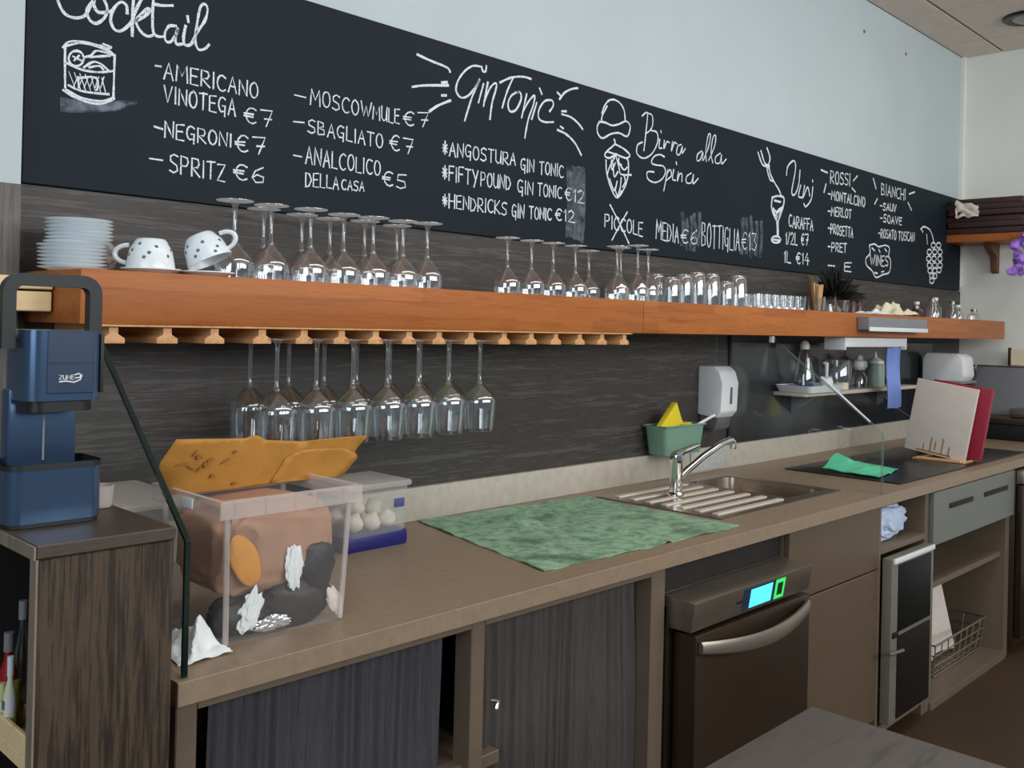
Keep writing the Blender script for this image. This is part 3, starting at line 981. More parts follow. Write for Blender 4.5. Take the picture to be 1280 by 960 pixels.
for i, (x, y) in enumerate([(2.42, -0.21), (2.60, -0.085), (2.522, -0.215), (2.60, -0.20)]):
    dup(upg, (x, y, ZS), '%s glass from the left in the tight cluster at the shelf seam' % ORD[i], rot=(0, 0, i), group='clustered glasses at the shelf seam', scale=(0.86, 0.86, (1.0, 1.08, 1.06, 1.02)[i]))

# tumblers, upside down
tb = [(0.036, 0.0), (0.0365, 0.05), (0.034, 0.085), (0.028, 0.098), (0.0, 0.1005)]
tum = thing('tumbler', 'x', 'tumbler', group='upturned tumblers right of the shelf seam')
MB().lathe(bowl_shell(tb, 0.0018)[:-1] + [(0.0, 0.094)], 24).build('tumbler_wall', M['glass'], tum, ang=1.2)
MB().lathe([(0.0, 0.0935), (0.026, 0.0935), (0.026, 0.0965), (0.0, 0.0975)], 24).build('tumbler_base', M['stem_glass'], tum, ang=1.2)
tl = [(2.70, -0.22, 0.9), (2.74, -0.13, 1.05), (2.79, -0.21, 1.05), (2.885, -0.20, 1.18), (2.98, -0.2, 1.18), (3.09, -0.11, 0.95), (3.075, -0.2, 0.95), (3.175, -0.19, 1.22)]
for i, (x, y, k) in enumerate(tl):
    lab = '%s upturned tumbler from the left, right of the shelf seam' % ORD[i]
    if i == 0:
        tum.location = (x, y, ZS)
        tum['label'] = lab
        tum.scale = (1, 1, k)
    else:
        dup(tum, (x, y, ZS), lab, rot=(0, 0, i), scale=(1.12 if k > 1.2 else 1.0, 1.12 if k > 1.2 else 1.0, k))
# small shot glasses
sp = [(0.0, 0.0), (0.020, 0.0), (0.023, 0.055)]
shot = thing('shot_glass', 'x', 'shot glass', group='shot glasses in rows before the bread sticks')
MB().lathe([(0.0, 0.0), (0.020, 0.0), (0.0235, 0.056), (0.022, 0.056), (0.0185, 0.010), (0.0, 0.010)], 18).build('shot_glass_wall', M['glass'], shot, ang=1.2)
MB().lathe([(0.0, 0.001), (0.018, 0.001), (0.0175, 0.009), (0.0, 0.009)], 18).build('shot_glass_base', M['stem_glass'], shot, ang=1.2)
k = 0
for row, y in (('front', -0.24), ('middle', -0.17), ('rear', -0.10)):
    for i in range(6):
        x = 3.27 + 0.062 * i + (0.03 if row == 'middle' else 0)
        lab = '%s shot glass from the left in the %s row left of the bread sticks' % (ORD[i], row)
        if k == 0:
            shot.location = (x, y, ZS)
            shot['label'] = lab
        else:
            dup(shot, (x, y, ZS), lab, rot=(0, 0, k))
        k += 1

# ------------------------------------------------------------------ plates and cups at the left end of the shelf
pp = [(0.0, 0.003), (0.040, 0.003), (0.040, 0.0), (0.044, 0.0), (0.046, 0.003), (0.063, 0.0085), (0.064, 0.0105), (0.060, 0.0105), (0.044, 0.006), (0.0, 0.006)]
pl = tag(MB().lathe(pp, 40).build('saucer', M['white'], ang=0.9), 'x', 'saucer', 'white saucers stacked at the left end of the shelf')
n_pl = 14
for i in range(n_pl):
    top = i >= 7
    x, y = (0.752 if not top else 0.764) + random.uniform(-.002, .002), -0.15 + random.uniform(-.002, .002)
    z = ZS + 0.0073 * i
    lab = ('topmost white saucer of the stack at the left end of the shelf' if i == n_pl - 1 else
           'lowest white saucer of the stack at the left end of the shelf' if i == 0 else
           '%s white saucer from the bottom of the stack on the shelf' % ORD[i])
    o = pl if i == 0 else pl.copy()
    if i:
        COL.objects.link(o)
    o['label'] = lab
    o.location = (x, y, z)
    o.scale = (1.0, 1.0, 0.72) if not top else (0.985, 0.985, 0.72)


def rest(o, z):
    # lower or lift a thing so that its lowest point touches height z
    bpy.context.view_layer.update()
    lo = min((c_.matrix_world @ v.co).z for c_ in o.children for v in c_.data.vertices)
    o.location.z += z - lo


def make_cup():
    r = thing('coffee_cup', 'x', 'cup', group='spotted cups on the shelf')
    prof = [(0.022, 0.0), (0.026, 0.003), (0.036, 0.022), (0.041, 0.05), (0.0415, 0.056), (0.0395, 0.056), (0.0345, 0.024), (0.02, 0.006), (0.0, 0.005)]
    MB().lathe([(0.0, 0.002)] + prof, 32).build('cup_body', M['white'], r, ang=1.0)
    a = [(0.037 + 0.024 * math.sin(t) , 0, 0.030 + 0.017 * math.cos(t)) for t in [PI * k / 10 for k in range(11)]]
    MB().tube(a, 0.0045, 8).build('cup_handle', M['white'], r)
    for j in range(20):
        th, z = j * 2.4, 0.010 + 0.038 * ((j * 0.29 + 0.13) % 1)
        rr = 0.026 + 0.010 * (z - 0.003) / 0.019 if z < 0.022 else 0.036 + 0.005 * (z - 0.022) / 0.028
        m = Matrix.Rotation(th, 4, 'Z') @ Matrix.Translation((rr + 0.0003, 0, z)) @ Matrix.Rotation(PI / 2 + (0.48 if z < 0.022 else 0.18), 4, 'Y')
        MB().lathe([(0.0, 0.0006), (0.0024, 0.0005), (0.0034, -0.0003)], 10, mtx=m).build('printed_spot', M['spot'], r)
    return r


cp = make_cup()
# tipped upside-down cups resting on spotted saucers
cp.location = (0.889, -0.20, ZS + 0.0715)
cp.rotation_euler = (PI, 0, 2.5)
cp.scale = (1.16, 1.16, 1.08)
cp['label'] = 'upturned spotted white coffee cup next to the saucer stack'
cp2 = dup(cp, (0.990, -0.205, ZS + 0.074), 'spotted white coffee cup with its handle raised, nearest the wine glasses',
          rot=(Matrix.Rotation(-0.45, 3, Vector((0.717, 0.697, 0))) @ Matrix.Rotation(-0.80, 3, 'Z') @ Matrix.Rotation(PI, 3, 'X')).to_euler())
rest(cp, ZS + 0.0125)
rest(cp2, ZS + 0.0125)
sa = tag(MB().lathe([(0.0, 0.003), (0.030, 0.003), (0.034, 0.0), (0.060, 0.010), (0.0595, 0.012), (0.032, 0.005), (0.0, 0.005)], 36).build('cup_saucer', M['white'], ang=0.9),
         'white saucer under the spotted cup next to the saucer stack', 'saucer', 'saucers under the spotted cups')
sa.location = (0.893, -0.195, ZS)
s2 = sa.copy()
COL.objects.link(s2)
s2['label'] = 'white saucer under the spotted cup nearest the wine glasses'
s2.location = (1.012, -0.20, ZS)
bag = tag(MB().blob((0, 0, 0.034), (0.028, 0.035, 0.036), 0.3, 2.5, 4).build('sugar_bag', M['bin_rim'], loc=(0.842, -0.075, ZS)), 'small clear bag tucked between saucer stack and spotted cup', 'bag')

# ------------------------------------------------------------------ things at the right half of the shelf
st = thing('stick_cup', 'small glass holding bread sticks on the shelf', 'cup', (3.80, -0.2, ZS))
MB().lathe([(0.0, 0.0), (0.034, 0.0), (0.038, 0.062), (0.036, 0.062), (0.032, 0.006), (0.0, 0.006)], 20).build('cup_wall', M['glass'], st, ang=1.2)
spots = [(-0.022, 0.0, -0.25, 0.145, 'd'), (-0.012, 0.010, -0.32, 0.15, 'd'), (0.0, -0.012, 0.05, 0.105, 'l'), (0.008, 0.012, 0.12, 0.11, 'l'), (0.016, -0.006, 0.22, 0.11, 'l'), (0.022, 0.008, 0.3, 0.10, 'l'), (-0.004, 0.016, 0.0, 0.115, 'l')]
for i, (dx, dy, lean, ln, kd) in enumerate(spots):
    o = MB().tube([(0, 0, 0), (math.sin(lean) * ln * 0.5, 0.002, math.cos(lean) * ln * 0.5), (math.sin(lean) * ln, 0, math.cos(lean) * ln)], [0.008, 0.009, 0.007], 8).build(
        'bread_stick', M['stick'] if kd == 'l' else M['stick_dark'], loc=(3.80 + dx * 0.8, -0.2 + dy * 0.8, ZS + 0.008))
    tag(o, ('%s pale bread stick from the left in the glass on the shelf' % ORD[i - 2]) if kd == 'l' else ('%s long brown stick leaning left in the glass on the shelf' % ORD[i]), 'stick', 'sticks in the glass on the shelf')
plant = thing('potted_plant', 'dark bushy plant in a small glass pot on the shelf', 'plant', (4.06, -0.16, ZS))
MB().lathe([(0.0, 0.0), (0.04, 0.0), (0.05, 0.075), (0.047, 0.075), (0.037, 0.008), (0.0, 0.008)], 22).build('glass_pot', M['glass'], plant, ang=1.2)
b = MB()
rnd = random.Random(3)
for k in range(150):
    th, ph, ln = rnd.uniform(0, 2 * PI), rnd.uniform(0.05, 1.45), rnd.uniform(0.07, 0.17)
    d = Vector((math.cos(th) * math.sin(ph), math.sin(th) * math.sin(ph) * 0.7, math.cos(ph)))
    p0 = Vector((0, 0, 0.055)) + d * 0.02
    s_ = d.cross(Vector((0, 0, 1))).normalized() * rnd.uniform(0.006, 0.012)
    p1 = p0 + d * ln * 0.6 + Vector((0, 0, 0.01))
    p2 = p0 + d * ln - Vector((0, 0, 0.02 * math.sin(ph)))
    vs = [b.b.verts.new(p) for p in (p0 - s_ * 0.3, p0 + s_ * 0.3, p1 + s_, p2, p1 - s_)]
    b._face(vs)
b.build('foliage', M['leaf_black'], plant, smooth=False)
for i, x in enumerate((4.24, 4.31, 4.38)):
    o = thing('spice_jar', '%s small dark red jar from the plant on the shelf' % ORD[i], 'jar', (x, -0.12, ZS), group='small dark jars right of the plant')
    MB().lathe([(0, 0), (0.022, 0), (0.024, 0.05), (0.018, 0.06), (0, 0.06)], 16).build('jar_body', plain('maroon_contents', rgb(74, 40, 44), 0.3), o)
    MB().lathe([(0, 0.06), (0.02, 0.06), (0.02, 0.075), (0, 0.076)], 16).build('lid', M['white_pl'] if i == 0 else M['black'], o)
tr = thing('napkin_tray', 'flat grey tray fixed on the front edge of the wooden shelf', 'tray', (4.27, -0.325, 1.462))
MB().box(-0.30, 0.34, -0.03, 0.022, 0.0, 0.055, 0.003).build('tray_body', M['grey_pl'], tr)
MB().box(-0.30, 0.34, -0.034, -0.029, -0.006, 0.012, 0.002).build('tray_lip', M['white_pl'], tr)


def crumple(name, label, cat, loc, sx, sy, h, mat, seed, group=None, thick=0.002):
    off = Vector((seed * 2.1, seed * 0.7, seed))

    def f(u, v):
        x, y = (u - .5) * sx, (v - .5) * sy
        z = h * (0.5 + 0.9 * noise.noise(Vector((u * 2.6, v * 2.6, 0)) + off) + 0.5 * noise.noise(Vector((u * 6, v * 6, 3)) + off))
        e = min(u, 1 - u, v, 1 - v)
        return (x + 0.1 * sx * noise.noise(Vector((v * 3, u, 1)) + off), y + 0.1 * sy * noise.noise(Vector((u * 3, v, 2)) + off), max(0.002, z * min(1, e * 4 + 0.12)))
    return tag(MB().grid(f, 26, 26, thick).build(name, mat, loc=loc), label, cat, group)


crumple('napkin', 'flat white napkin lying at the left on the grey tray', 'napkin', (4.27, -0.24, ZS + 0.001), 0.22, 0.12, 0.02, M['tissue'], 3)
crumple('paper_napkin', 'crumpled cream napkin heaped above the right end of the grey tray', 'napkin', (4.52, -0.225, ZS + 0.001), 0.26, 0.15, 0.065, M['cream'], 8)
for i, (x, y, r, h, mt, nm) in enumerate([(4.80, -0.13, 0.03, 0.05, 'black', 'dark squat jar'), (4.92, -0.18, 0.03, 0.045, 'steel_dark', 'low metal pot'), (5.03, -0.14, 0.028, 0.07, 'glass', 'clear little bottle'),
                                         (5.16, -0.17, 0.028, 0.09, 'glass', 'taller clear bottle'), (5.28, -0.14, 0.032, 0.10, 'glass', 'tallest clear bottle'), (5.42, -0.18, 0.03, 0.085, 'glass', 'rounded clear bottle'), (5.56, -0.16, 0.03, 0.07, 'glass', 'stubby clear bottle'), (5.70, -0.2, 0.034, 0.05, 'glass', 'last clear dish bottle')]):
    o = thing('bottle', '%s, %s from the left at the far right end of the shelf' % (nm, ORD[i]), 'bottle', (x, y, ZS), group='small bottles at the far right end of the shelf')
    MB().lathe([(0, 0), (r, 0), (r * 1.05, h * 0.55), (r * 0.5, h * 0.8), (r * 0.45, h)], 16).build('bottle_body', M[mt], o, ang=1.0)
    MB().lathe([(0, h), (r * 0.5, h), (r * 0.5, h + 0.014), (0, h + 0.015)], 12).build('cap', M['steel' if i % 2 else 'white_pl'], o)

# ------------------------------------------------------------------ pale pine shelf at the left
ls = thing('pine_shelf', 'pale raw pine shelf of two planks left of the orange beam', 'shelf', (0.0, -0.06, 1.452))
MB().box(-1.0, 0.706, -0.12, 0.0, 0.042, 0.066, 0.002, 1).build('upper_plank', M['pine'], ls)
MB().box(-1.0, 0.706, -0.115, 0.0, 0.0, 0.038, 0.002, 1).build('lower_plank', M['pine'], ls)

# ------------------------------------------------------------------ glass screens
def screen(name, label, x, edge, top_y, top_z):
    g = thing(name, label, 'glass screen', (x, -0.71, ZC + 0.001))
    out = [(0, 0), (0, 0.213), (top_y + 0.71, top_z - ZC - 0.001), (0.68, top_z - ZC - 0.001), (0.68, 0)]
    MB().prism(out, 'x', -0.004, 0.004).build('pane', M['sheet_glass'], g, smooth=False)
    w = 0.0045
    MB().prism([(0, 0), (0, 0.213), (0.006, 0.211), (0.006, 0)], 'x', -w, w, 0.0006).build('front_edge', edge, g, smooth=False)
    a, c_ = Vector((0, 0, 0.213)), Vector((0, top_y + 0.71, top_z - ZC - 0.001))
    d = (c_ - a).normalized()
    nn = Vector((0, d.z, -d.y)) * 0.006
    MB().prism([(a.y, a.z), (c_.y, c_.z), (c_.y + nn.y, c_.z + nn.z), (a.y + nn.y, a.z + nn.z)], 'x', -w, w, 0.0006).build('sloping_edge', edge, g, smooth=False)
    return g


screen('glass_screen', 'clear glass screen with dark green edge at the left end of the worktop', 0.722, M['glass_edge'], -0.335, ZB - 0.002)
g2 = screen('glass_screen', 'clear glass screen with pale edge between the sink and the chopping boards', 3.30, M['glass_edge_pale'], -0.27, ZB - 0.002)
MB().box(-0.008, 0.008, 0.43, 0.445, 0.515, 0.54, 0.002).build('clamp', M['white_pl'], g2)
MB().tube([(0.0, 0.05, 0.247), (0.0, 0.235, 0.395)], 0.004, 6).build('edge_glint', M['white_pl'], g2)  # white tube put in as the bright reflection along the sloping edge

# ------------------------------------------------------------------ storage box full of packaging
bx = thing('storage_box', 'frosted clear plastic storage box full of packaging on the worktop', 'box', (0.957, -0.52, ZC))
def box_shell(mb, w0, d0, w1, d1, h, t, r=0.02, floor=True):
    def ring(w, d, z, rr):
        pts = []
        for cx_, cy_, a0 in ((w / 2 - rr, d / 2 - rr, 0), (-w / 2 + rr, d / 2 - rr, 90), (-w / 2 + rr, -d / 2 + rr, 180), (w / 2 - rr, -d / 2 + rr, 270)):
            for k in range(5):
                a = math.radians(a0 + 22.5 * k)
                pts.append((cx_ + rr * math.cos(a), cy_ + rr * math.sin(a), z))
        return [mb.b.verts.new(p) for p in pts]
    R = [ring(w0, d0, 0, r), ring(w1, d1, h, r), ring(w1 - 2 * t, d1 - 2 * t, h, r - t * 0.5), ring(w0 - 2 * t, d0 - 2 * t, t, r - t * 0.5)]
    for A, B in zip(R, R[1:]):
        n = len(A)
        for k in range(n):
            mb._face([A[k], A[(k + 1) % n], B[(k + 1) % n], B[k]])
    if floor:
        mb._face(R[0][::-1])
        mb._face(R[3])


b = MB()
box_shell(b, 0.258, 0.21, 0.272, 0.232, 0.240, 0.0022)
b.build('box_body', M['bin'], bx)
b = MB()
for (w1, d1, w0, d0, z0, z1) in ((0.292, 0.252, 0.274, 0.234, 0.222, 0.253),):
    rr = []
    for (w, d, z) in ((w1, d1, z0), (w1, d1, z1), (w0, d0, z1), (w0, d0, z1 - 0.006)):
        rr.append([b.b.verts.new(p) for p in ((w / 2, d / 2, z), (-w / 2, d / 2, z), (-w / 2, -d / 2, z), (w / 2, -d / 2, z))])
    for A, B in zip(rr, rr[1:]):
        for q in range(4):
            b._face([A[q], A[(q + 1) % 4], B[(q + 1) % 4], B[q]])
for x in (-0.12, -0.06, 0.0, 0.045, 0.10):
    b.box(x - 0.0015, x + 0.0015, -0.126, -0.116, 0.222, 0.252)
b.build('rim', M['bin_rim'], bx, smooth=False)
for sx in (-1, 1):
    for sy in (-1, 1):
        MB().tube([(sx * 0.118, sy * 0.103, 0.004), (sx * 0.126, sy * 0.113, 0.225)], 0.005, 6).build('corner_rib', M['bin_rim'], bx)
MB().box(-0.150, -0.147, -0.035, 0.0, 0.228, 0.246, 0.001).build('moulded_mark', M['white_pl'], bx)

# contents
tag(MB().blob((0, 0, 0), (0.124, 0.100, 0.082), 0.06, 1.8, 2, sub=5, fold=0.10, sq=0.42).build('brown_paper', M['brown_paper'], loc=(0.957, -0.517, ZC + 0.148)), 'bunched brown paper filling the upper part of the storage box', 'paper')
tag(MB().blob((0, 0, 0), (0.026, 0.006, 0.050), 0.10, 1.5, 2, mtx=Matrix.Rotation(-0.42, 4, 'Y')).build('orange_wrapper', M['orange_paper'], loc=(0.876, -0.6175, ZC + 0.140)), 'orange curved wrapper pressed against the storage box front', 'wrapper')
tag(MB().blob((0, 0, 0), (0.070, 0.030, 0.052), 0.14, 1.6, 5, fold=0.10, sq=0.85).build('refuse_bag', M['dark_cloth'], loc=(0.998, -0.590, ZC + 0.047)), 'dark brown crumpled bag at the bottom right of the storage box', 'bag')
tag(MB().blob((0, 0, 0), (0.036, 0.008, 0.044), 0.2, 1.6, 9, fold=0.1).build('navy_wrapper', M['navy_cloth'], loc=(1.034, -0.614, ZC + 0.110)), 'dark navy wrapper at the right side of the storage box', 'wrapper')
tag(MB().blob((0, 0, 0), (0.066, 0.032, 0.038), 0.2, 1.8, 12, fold=0.1).build('dark_sachet', M['navy_cloth'], loc=(0.888, -0.586, ZC + 0.040)), 'dark sachet at the bottom left of the storage box', 'sachet')
tag(MB().blob((0, 0, 0), (0.017, 0.006, 0.040), 0.4, 2.2, 3, fold=0.3).build('tissue', M['tissue'], loc=(0.974, -0.619, ZC + 0.115)), 'white tissue standing upright in the middle of the storage box', 'tissue')
tag(MB().blob((0, 0, 0), (0.020, 0.006, 0.036), 0.5, 2.4, 6, fold=0.35, mtx=Matrix.Rotation(0.35, 4, 'Y')).build('tissue', M['tissue'], loc=(0.890, -0.6165, ZC + 0.050)), 'white tissue low at the front of the storage box beside foil', 'tissue')
tag(MB().blob((0, 0, 0), (0.036, 0.005, 0.013), 0.4, 3.5, 8, fold=0.4).build('foil', M['foil'], loc=(0.935, -0.6165, ZC + 0.021)), 'crumpled silver foil at the bottom of the storage box', 'foil')
tag(MB().blob((0, 0, 0), (0.014, 0.004, 0.030), 0.3, 2.0, 10, fold=0.3, mtx=Matrix.Rotation(-0.5, 4, 'Y')).build('paper_scrap', M['paper'], loc=(1.066, -0.6165, ZC + 0.036)), 'white paper scrap in the lower right corner of the storage box', 'paper')
crumple('paper_tissue', 'white tissue lying on the worktop against the left glass screen', 'tissue', (0.785, -0.605, ZC + 0.001), 0.095, 0.11, 0.045, M['tissue'], 12)


# large kraft paper bag standing in the box
def kraft():
    o2 = [(0.783, 1.173), (0.785, 1.190), (0.805, 1.230), (0.87, 1.227), (0.941, 1.223), (0.955, 1.2265), (0.969, 1.226), (0.988, 1.216), (1.073, 1.207), (1.171, 1.209), (1.229, 1.208),
          (1.205, 1.178), (1.213, 1.162), (1.181, 1.126), (0.80, 1.126), (0.797, 1.135)]
    yy = lambda x, z: -0.47 - 0.03 * (z - 1.13) / 0.1 + 0.010 * noise.noise(Vector((x * 7, z * 7, 2)))
    import mathutils.geometry as mg

    def sheet(outline, off, th):
        t = MB()
        tris = mg.tessellate_polygon([[Vector((x, z, 0)) for x, z in outline]])
        A = [t.b.verts.new((x, 0, z)) for x, z in outline]
        for tr_ in tris:
            t._face([A[i] for i in tr_])
        for _ in range(3):
            bmesh.ops.subdivide_edges(t.b, edges=[e for e in t.b.edges if e.calc_length() > 0.02], cuts=1)
            bmesh.ops.triangulate(t.b, faces=t.b.faces[:])
        for v in t.b.verts:
            v.co.y = yy(v.co.x, v.co.z) + off
        bmesh.ops.recalc_face_normals(t.b, faces=t.b.faces[:])
        bmesh.ops.solidify(t.b, geom=t.b.faces[:], thickness=th)
        return t
    r = thing('paper_bag', 'large ochre kraft paper bag with brown blots sticking out of storage box', 'paper bag')
    sheet(o2, 0.0, 0.003).build('bag_sheet', M['kraft'], r, ang=3)
    blot = plain('brown_blot', rgb(146, 92, 36), 0.8)
    for (x, z, rx, rz, a0) in ((0.851, 1.195, .006, .0045, 0), (0.842, 1.203, .008, .0014, .9), (0.822, 1.184, .012, .0014, .15), (0.921, 1.200, .004, .003, 0), (0.874, 1.188, .007, .003, .5), (0.903, 1.183, .010, .0012, .5),
                               (0.883, 1.157, .004, .004, 0), (0.857, 1.174, .010, .0012, .8), (0.840, 1.176, .009, .0012, -.5), (0.930, 1.138, .005, .003, 0), (0.866, 1.180, .004, .006, .2)):
        pts = []
        for a in range(10):
            px_, pz = rx * math.cos(a * PI / 5), rz * math.sin(a * PI / 5)
            pts.append((x + px_ * math.cos(a0) - pz * math.sin(a0), z + px_ * math.sin(a0) + pz * math.cos(a0)))
        MB().prism(pts, 'y', yy(x, z) - 0.0046, yy(x, z) - 0.0015).build('brown_blot', blot, r)
    sheet([(1.012, 1.128), (1.039, 1.177), (1.073, 1.190), (1.125, 1.189), (1.179, 1.185), (1.208, 1.171), (1.212, 1.163), (1.181, 1.127), (1.12, 1.127)], -0.0036, 0.002).build('folded_flap', M['kraft'], r, ang=3)


kraft()

# clear tub with bulbs on a blue base
tbx = thing('food_tub', 'clear tub with blue base holding pale bulbs behind the storage box', 'tub', (1.467, -0.155, ZC))
b = MB()
box_shell(b, 0.185, 0.15, 0.195, 0.165, 0.155, 0.002, 0.02)
b.build('tub_body', M['tub'], tbx)
MB().box(-0.096, 0.096, -0.079, 0.079, 0.0005, 0.042, 0.012).build('blue_base', M['blue'], tbx)
MB().box(-0.10, 0.10, -0.086, 0.086, 0.150, 0.166, 0.007).build('lid', M['bin_rim'], tbx)
MB().box(0.045, 0.075, -0.086, -0.083, 0.10, 0.122, 0.001).build('blue_sticker', plain('faded_blue_print', rgb(70, 80, 140), 0.5), tbx)
bulb = None
for i, (dx, dy, dz) in enumerate([(-0.05, -0.045, 0.066), (0.0, -0.048, 0.064), (0.05, -0.045, 0.068), (-0.02, -0.01, 0.098), (0.03, -0.02, 0.092), (-0.05, 0.03, 0.07), (0.01, 0.04, 0.07)]):
    lab = '%s pale bulb inside the clear tub with blue base' % ORD[i]
    if bulb is None:
        bulb = MB().lathe([(0, -0.021), (0.014, -0.019), (0.0245, -0.004), (0.0235, 0.008), (0.012, 0.018), (0.004, 0.026), (0, 0.028)], 24).build('garlic_bulb', M['garlic'], ang=2.5)
        o = bulb
    else:
        o = bulb.copy()
        COL.objects.link(o)
    o.location = (1.467 + dx, -0.155 + dy, ZC + dz)
    o.rotation_euler = (0.5 * math.sin(i * 2), 0.5 * math.cos(i), i)
    tag(o, lab, 'garlic bulb', 'bulbs in the clear tub')

# second clear container left of the storage box, behind the glass screen
tb9 = thing('clear_container', 'clear container with white wrapping between glass screen and wall', 'container', (0.835, -0.20, ZC))
b = MB()
box_shell(b, 0.165, 0.24, 0.185, 0.26, 0.195, 0.002, 0.025)
b.build('container_wall', M['tub'], tb9)
MB().box(-0.098, 0.098, -0.136, 0.136, 0.188, 0.205, 0.008).build('lid', M['bin_rim'], tb9)
tag(MB().blob((0, 0, 0), (0.066, 0.10, 0.075), 0.2, 2.2, 14, fold=0.2, sq=0.7).build('white_wrapping', M['tissue'], loc=(0.835, -0.20, ZC + 0.085)), 'white crumpled wrapping inside the clear container by the wall', 'wrapping')

# ------------------------------------------------------------------ drying mat
mc = [Vector((1.762, -0.040)), Vector((1.624, -0.642)), Vector((2.420, -0.672)), Vector((2.432, -0.085))]


def mat_fn(u, v):
    p = (mc[0] * (1 - u) + mc[3] * u) * (1 - v) + (mc[1] * (1 - u) + mc[2] * u) * v
    p = p + Vector((0.012 * noise.noise(Vector((v * 5, 0, 1))), 0.010 * noise.noise(Vector((u * 5, 0, 2)))))
    z = 0.004 + 0.004 * noise.noise(Vector((u * 7, v * 6, 0))) + 0.0025 * noise.noise(Vector((u * 22, v * 18, 0)))
    ridge = 0.007 * math.exp(-((u - 0.52 - 0.06 * v) / 0.018) ** 2)
    bump = 0.022 * math.exp(-(((u - 0.33) / 0.07) ** 2 + ((v - 0.30) / 0.10) ** 2))
    return (p.x, p.y, ZC + max(0.001, z) + ridge + bump)


mt_ = MB().grid(mat_fn, 70, 60, 0.003).build('drying_mat', M['mat'])
tag(mt_, 'stained sage green drying cloth spread on the worktop left of the sink', 'drying mat')

# ------------------------------------------------------------------ sink and tap
sk = thing('sink', 'inset steel sink with ribbed drainer and square basin', 'sink', (2.46, -0.34, ZC))
hx0, hx1, hy0, hy1 = SX0 + XL - 2.46, SX1 + XL - 2.46, SY0 + 0.34, SY1 + 0.34
b = MB()
X1s, Y0s, Y1s = 3.245 - 2.46, -0.245, 0.225
for x0, x1, y0, y1 in ((0, hx0, Y0s, Y1s), (hx1, X1s, Y0s, Y1s), (hx0, hx1, Y0s, hy0), (hx0, hx1, hy1, Y1s)):
    b.box(x0, x1, y0, y1, 0.0002, 0.004)
b.build('steel_rim', M['sink'], sk, smooth=False)
b = MB()
box_shell(b, hx1 - hx0 - 0.03, hy1 - hy0 - 0.03, hx1 - hx0 - 0.004, hy1 - hy0 - 0.004, 0.152, 0.002, 0.05)
bo_ = b.build('basin', M['sink'], sk, loc=((hx0 + hx1) / 2, (hy0 + hy1) / 2, -0.149))
MB().lathe([(0, 0), (0.04, 0), (0.042, 0.002), (0.03, 0.004), (0, 0.004)], 20, c=((hx0 + hx1) / 2, (hy0 + hy1) / 2, -0.1465)).build('drain', M['steel'], sk)
for k in range(7):
    y = -0.20 + 0.062 * k
    MB().box(0.04, 0.44, y - 0.012, y + 0.012, 0.002, 0.0085, 0.003).build('drainer_rib', M['rib'], sk)

tp = thing('kitchen_tap', 'chrome single-lever tap rising beside the steel drainer', 'tap', (2.665, -0.285, ZC + 0.0085))
MB().lathe([(0, 0), (0.027, 0), (0.027, 0.005), (0.021, 0.012), (0.021, 0.105), (0.023, 0.115), (0.020, 0.135), (0, 0.138)], 24).build('tap_body', M['chrome'], tp)
MB().tube([(0.0, 0, 0.045), (0.06, 0.0, 0.075), (0.16, 0.0, 0.115), (0.28, 0.0, 0.152), (0.335, 0.0, 0.160), (0.352, 0.0, 0.152), (0.355, 0.0, 0.128)], [0.014, 0.013, 0.012, 0.0115, 0.012, 0.0125, 0.0125], 12).build('spout', M['chrome'], tp)
MB().tube([(-0.01, 0, 0.130), (0.03, -0.004, 0.142), (0.085, -0.008, 0.153), (0.115, -0.008, 0.158)], [0.016, 0.011, 0.009, 0.007], 10).build('lever', M['chrome'], tp)

# wall basket with sponge and brush
bk_ = thing('sponge_basket', 'sea green plastic basket fixed to the wall above the tap', 'basket', (2.96, -0.075, 0.990))
b = MB()
box_shell(b, 0.22, 0.088, 0.255, 0.10, 0.105, 0.003, 0.018)
b.build('basket_body', M['teal_pl'], bk_)
b = MB()
for k in range(4):
    b.tube([(-0.1275 + 0.001, 0, 0.104), (0.1275, 0, 0.104)], 0.0001, 3) if False else None
b.tube([(-0.127, -0.049, 0.104), (0.127, -0.049, 0.104), (0.127, 0.049, 0.104), (-0.127, 0.049, 0.104)], 0.004, 6, closed=True)
b.build('rolled_rim', M['teal_pl'], bk_)
MB().box(-0.05, 0.05, 0.046, 0.062, 0.03, 0.085, 0.004).build('wall_bracket', M['grey_pl'], bk_)
sp1 = MB().prism([(-0.085, 0), (0.055, 0), (0.062, 0.02), (0.012, 0.112), (-0.092, 0.02)], 'y', -0.012, 0.012, 0.003).build('sponge_cloth', M['yellow'], loc=(2.935, -0.078, 1.066))
tag(sp1, 'bright yellow folded sponge cloth peaking out of the green basket', 'sponge')
sp2 = MB().box(-0.04, 0.05, -0.02, 0.02, 0, 0.045, 0.006).build('sponge', plain('mustard_sponge', rgb(196, 178, 40), 0.85, bump=0.3, scale=90), loc=(3.0, -0.07, 1.055))
tag(sp2, 'small mustard sponge low at the right inside the green basket', 'sponge')
br = thing('washing_brush', 'wooden-handled washing brush leaning out of the green basket', 'brush', (3.015, -0.10, 1.068))
MB().tube([(0.0, 0, 0.0), (0.06, -0.01, 0.028), (0.14, -0.02, 0.055)], [0.007, 0.006, 0.005], 8).build('handle', M['white_pl'], br)
MB().blob((0, 0, 0.004), (0.022, 0.018, 0.018), 0.2, 6, 3).build('bristles', M['cream'], br)

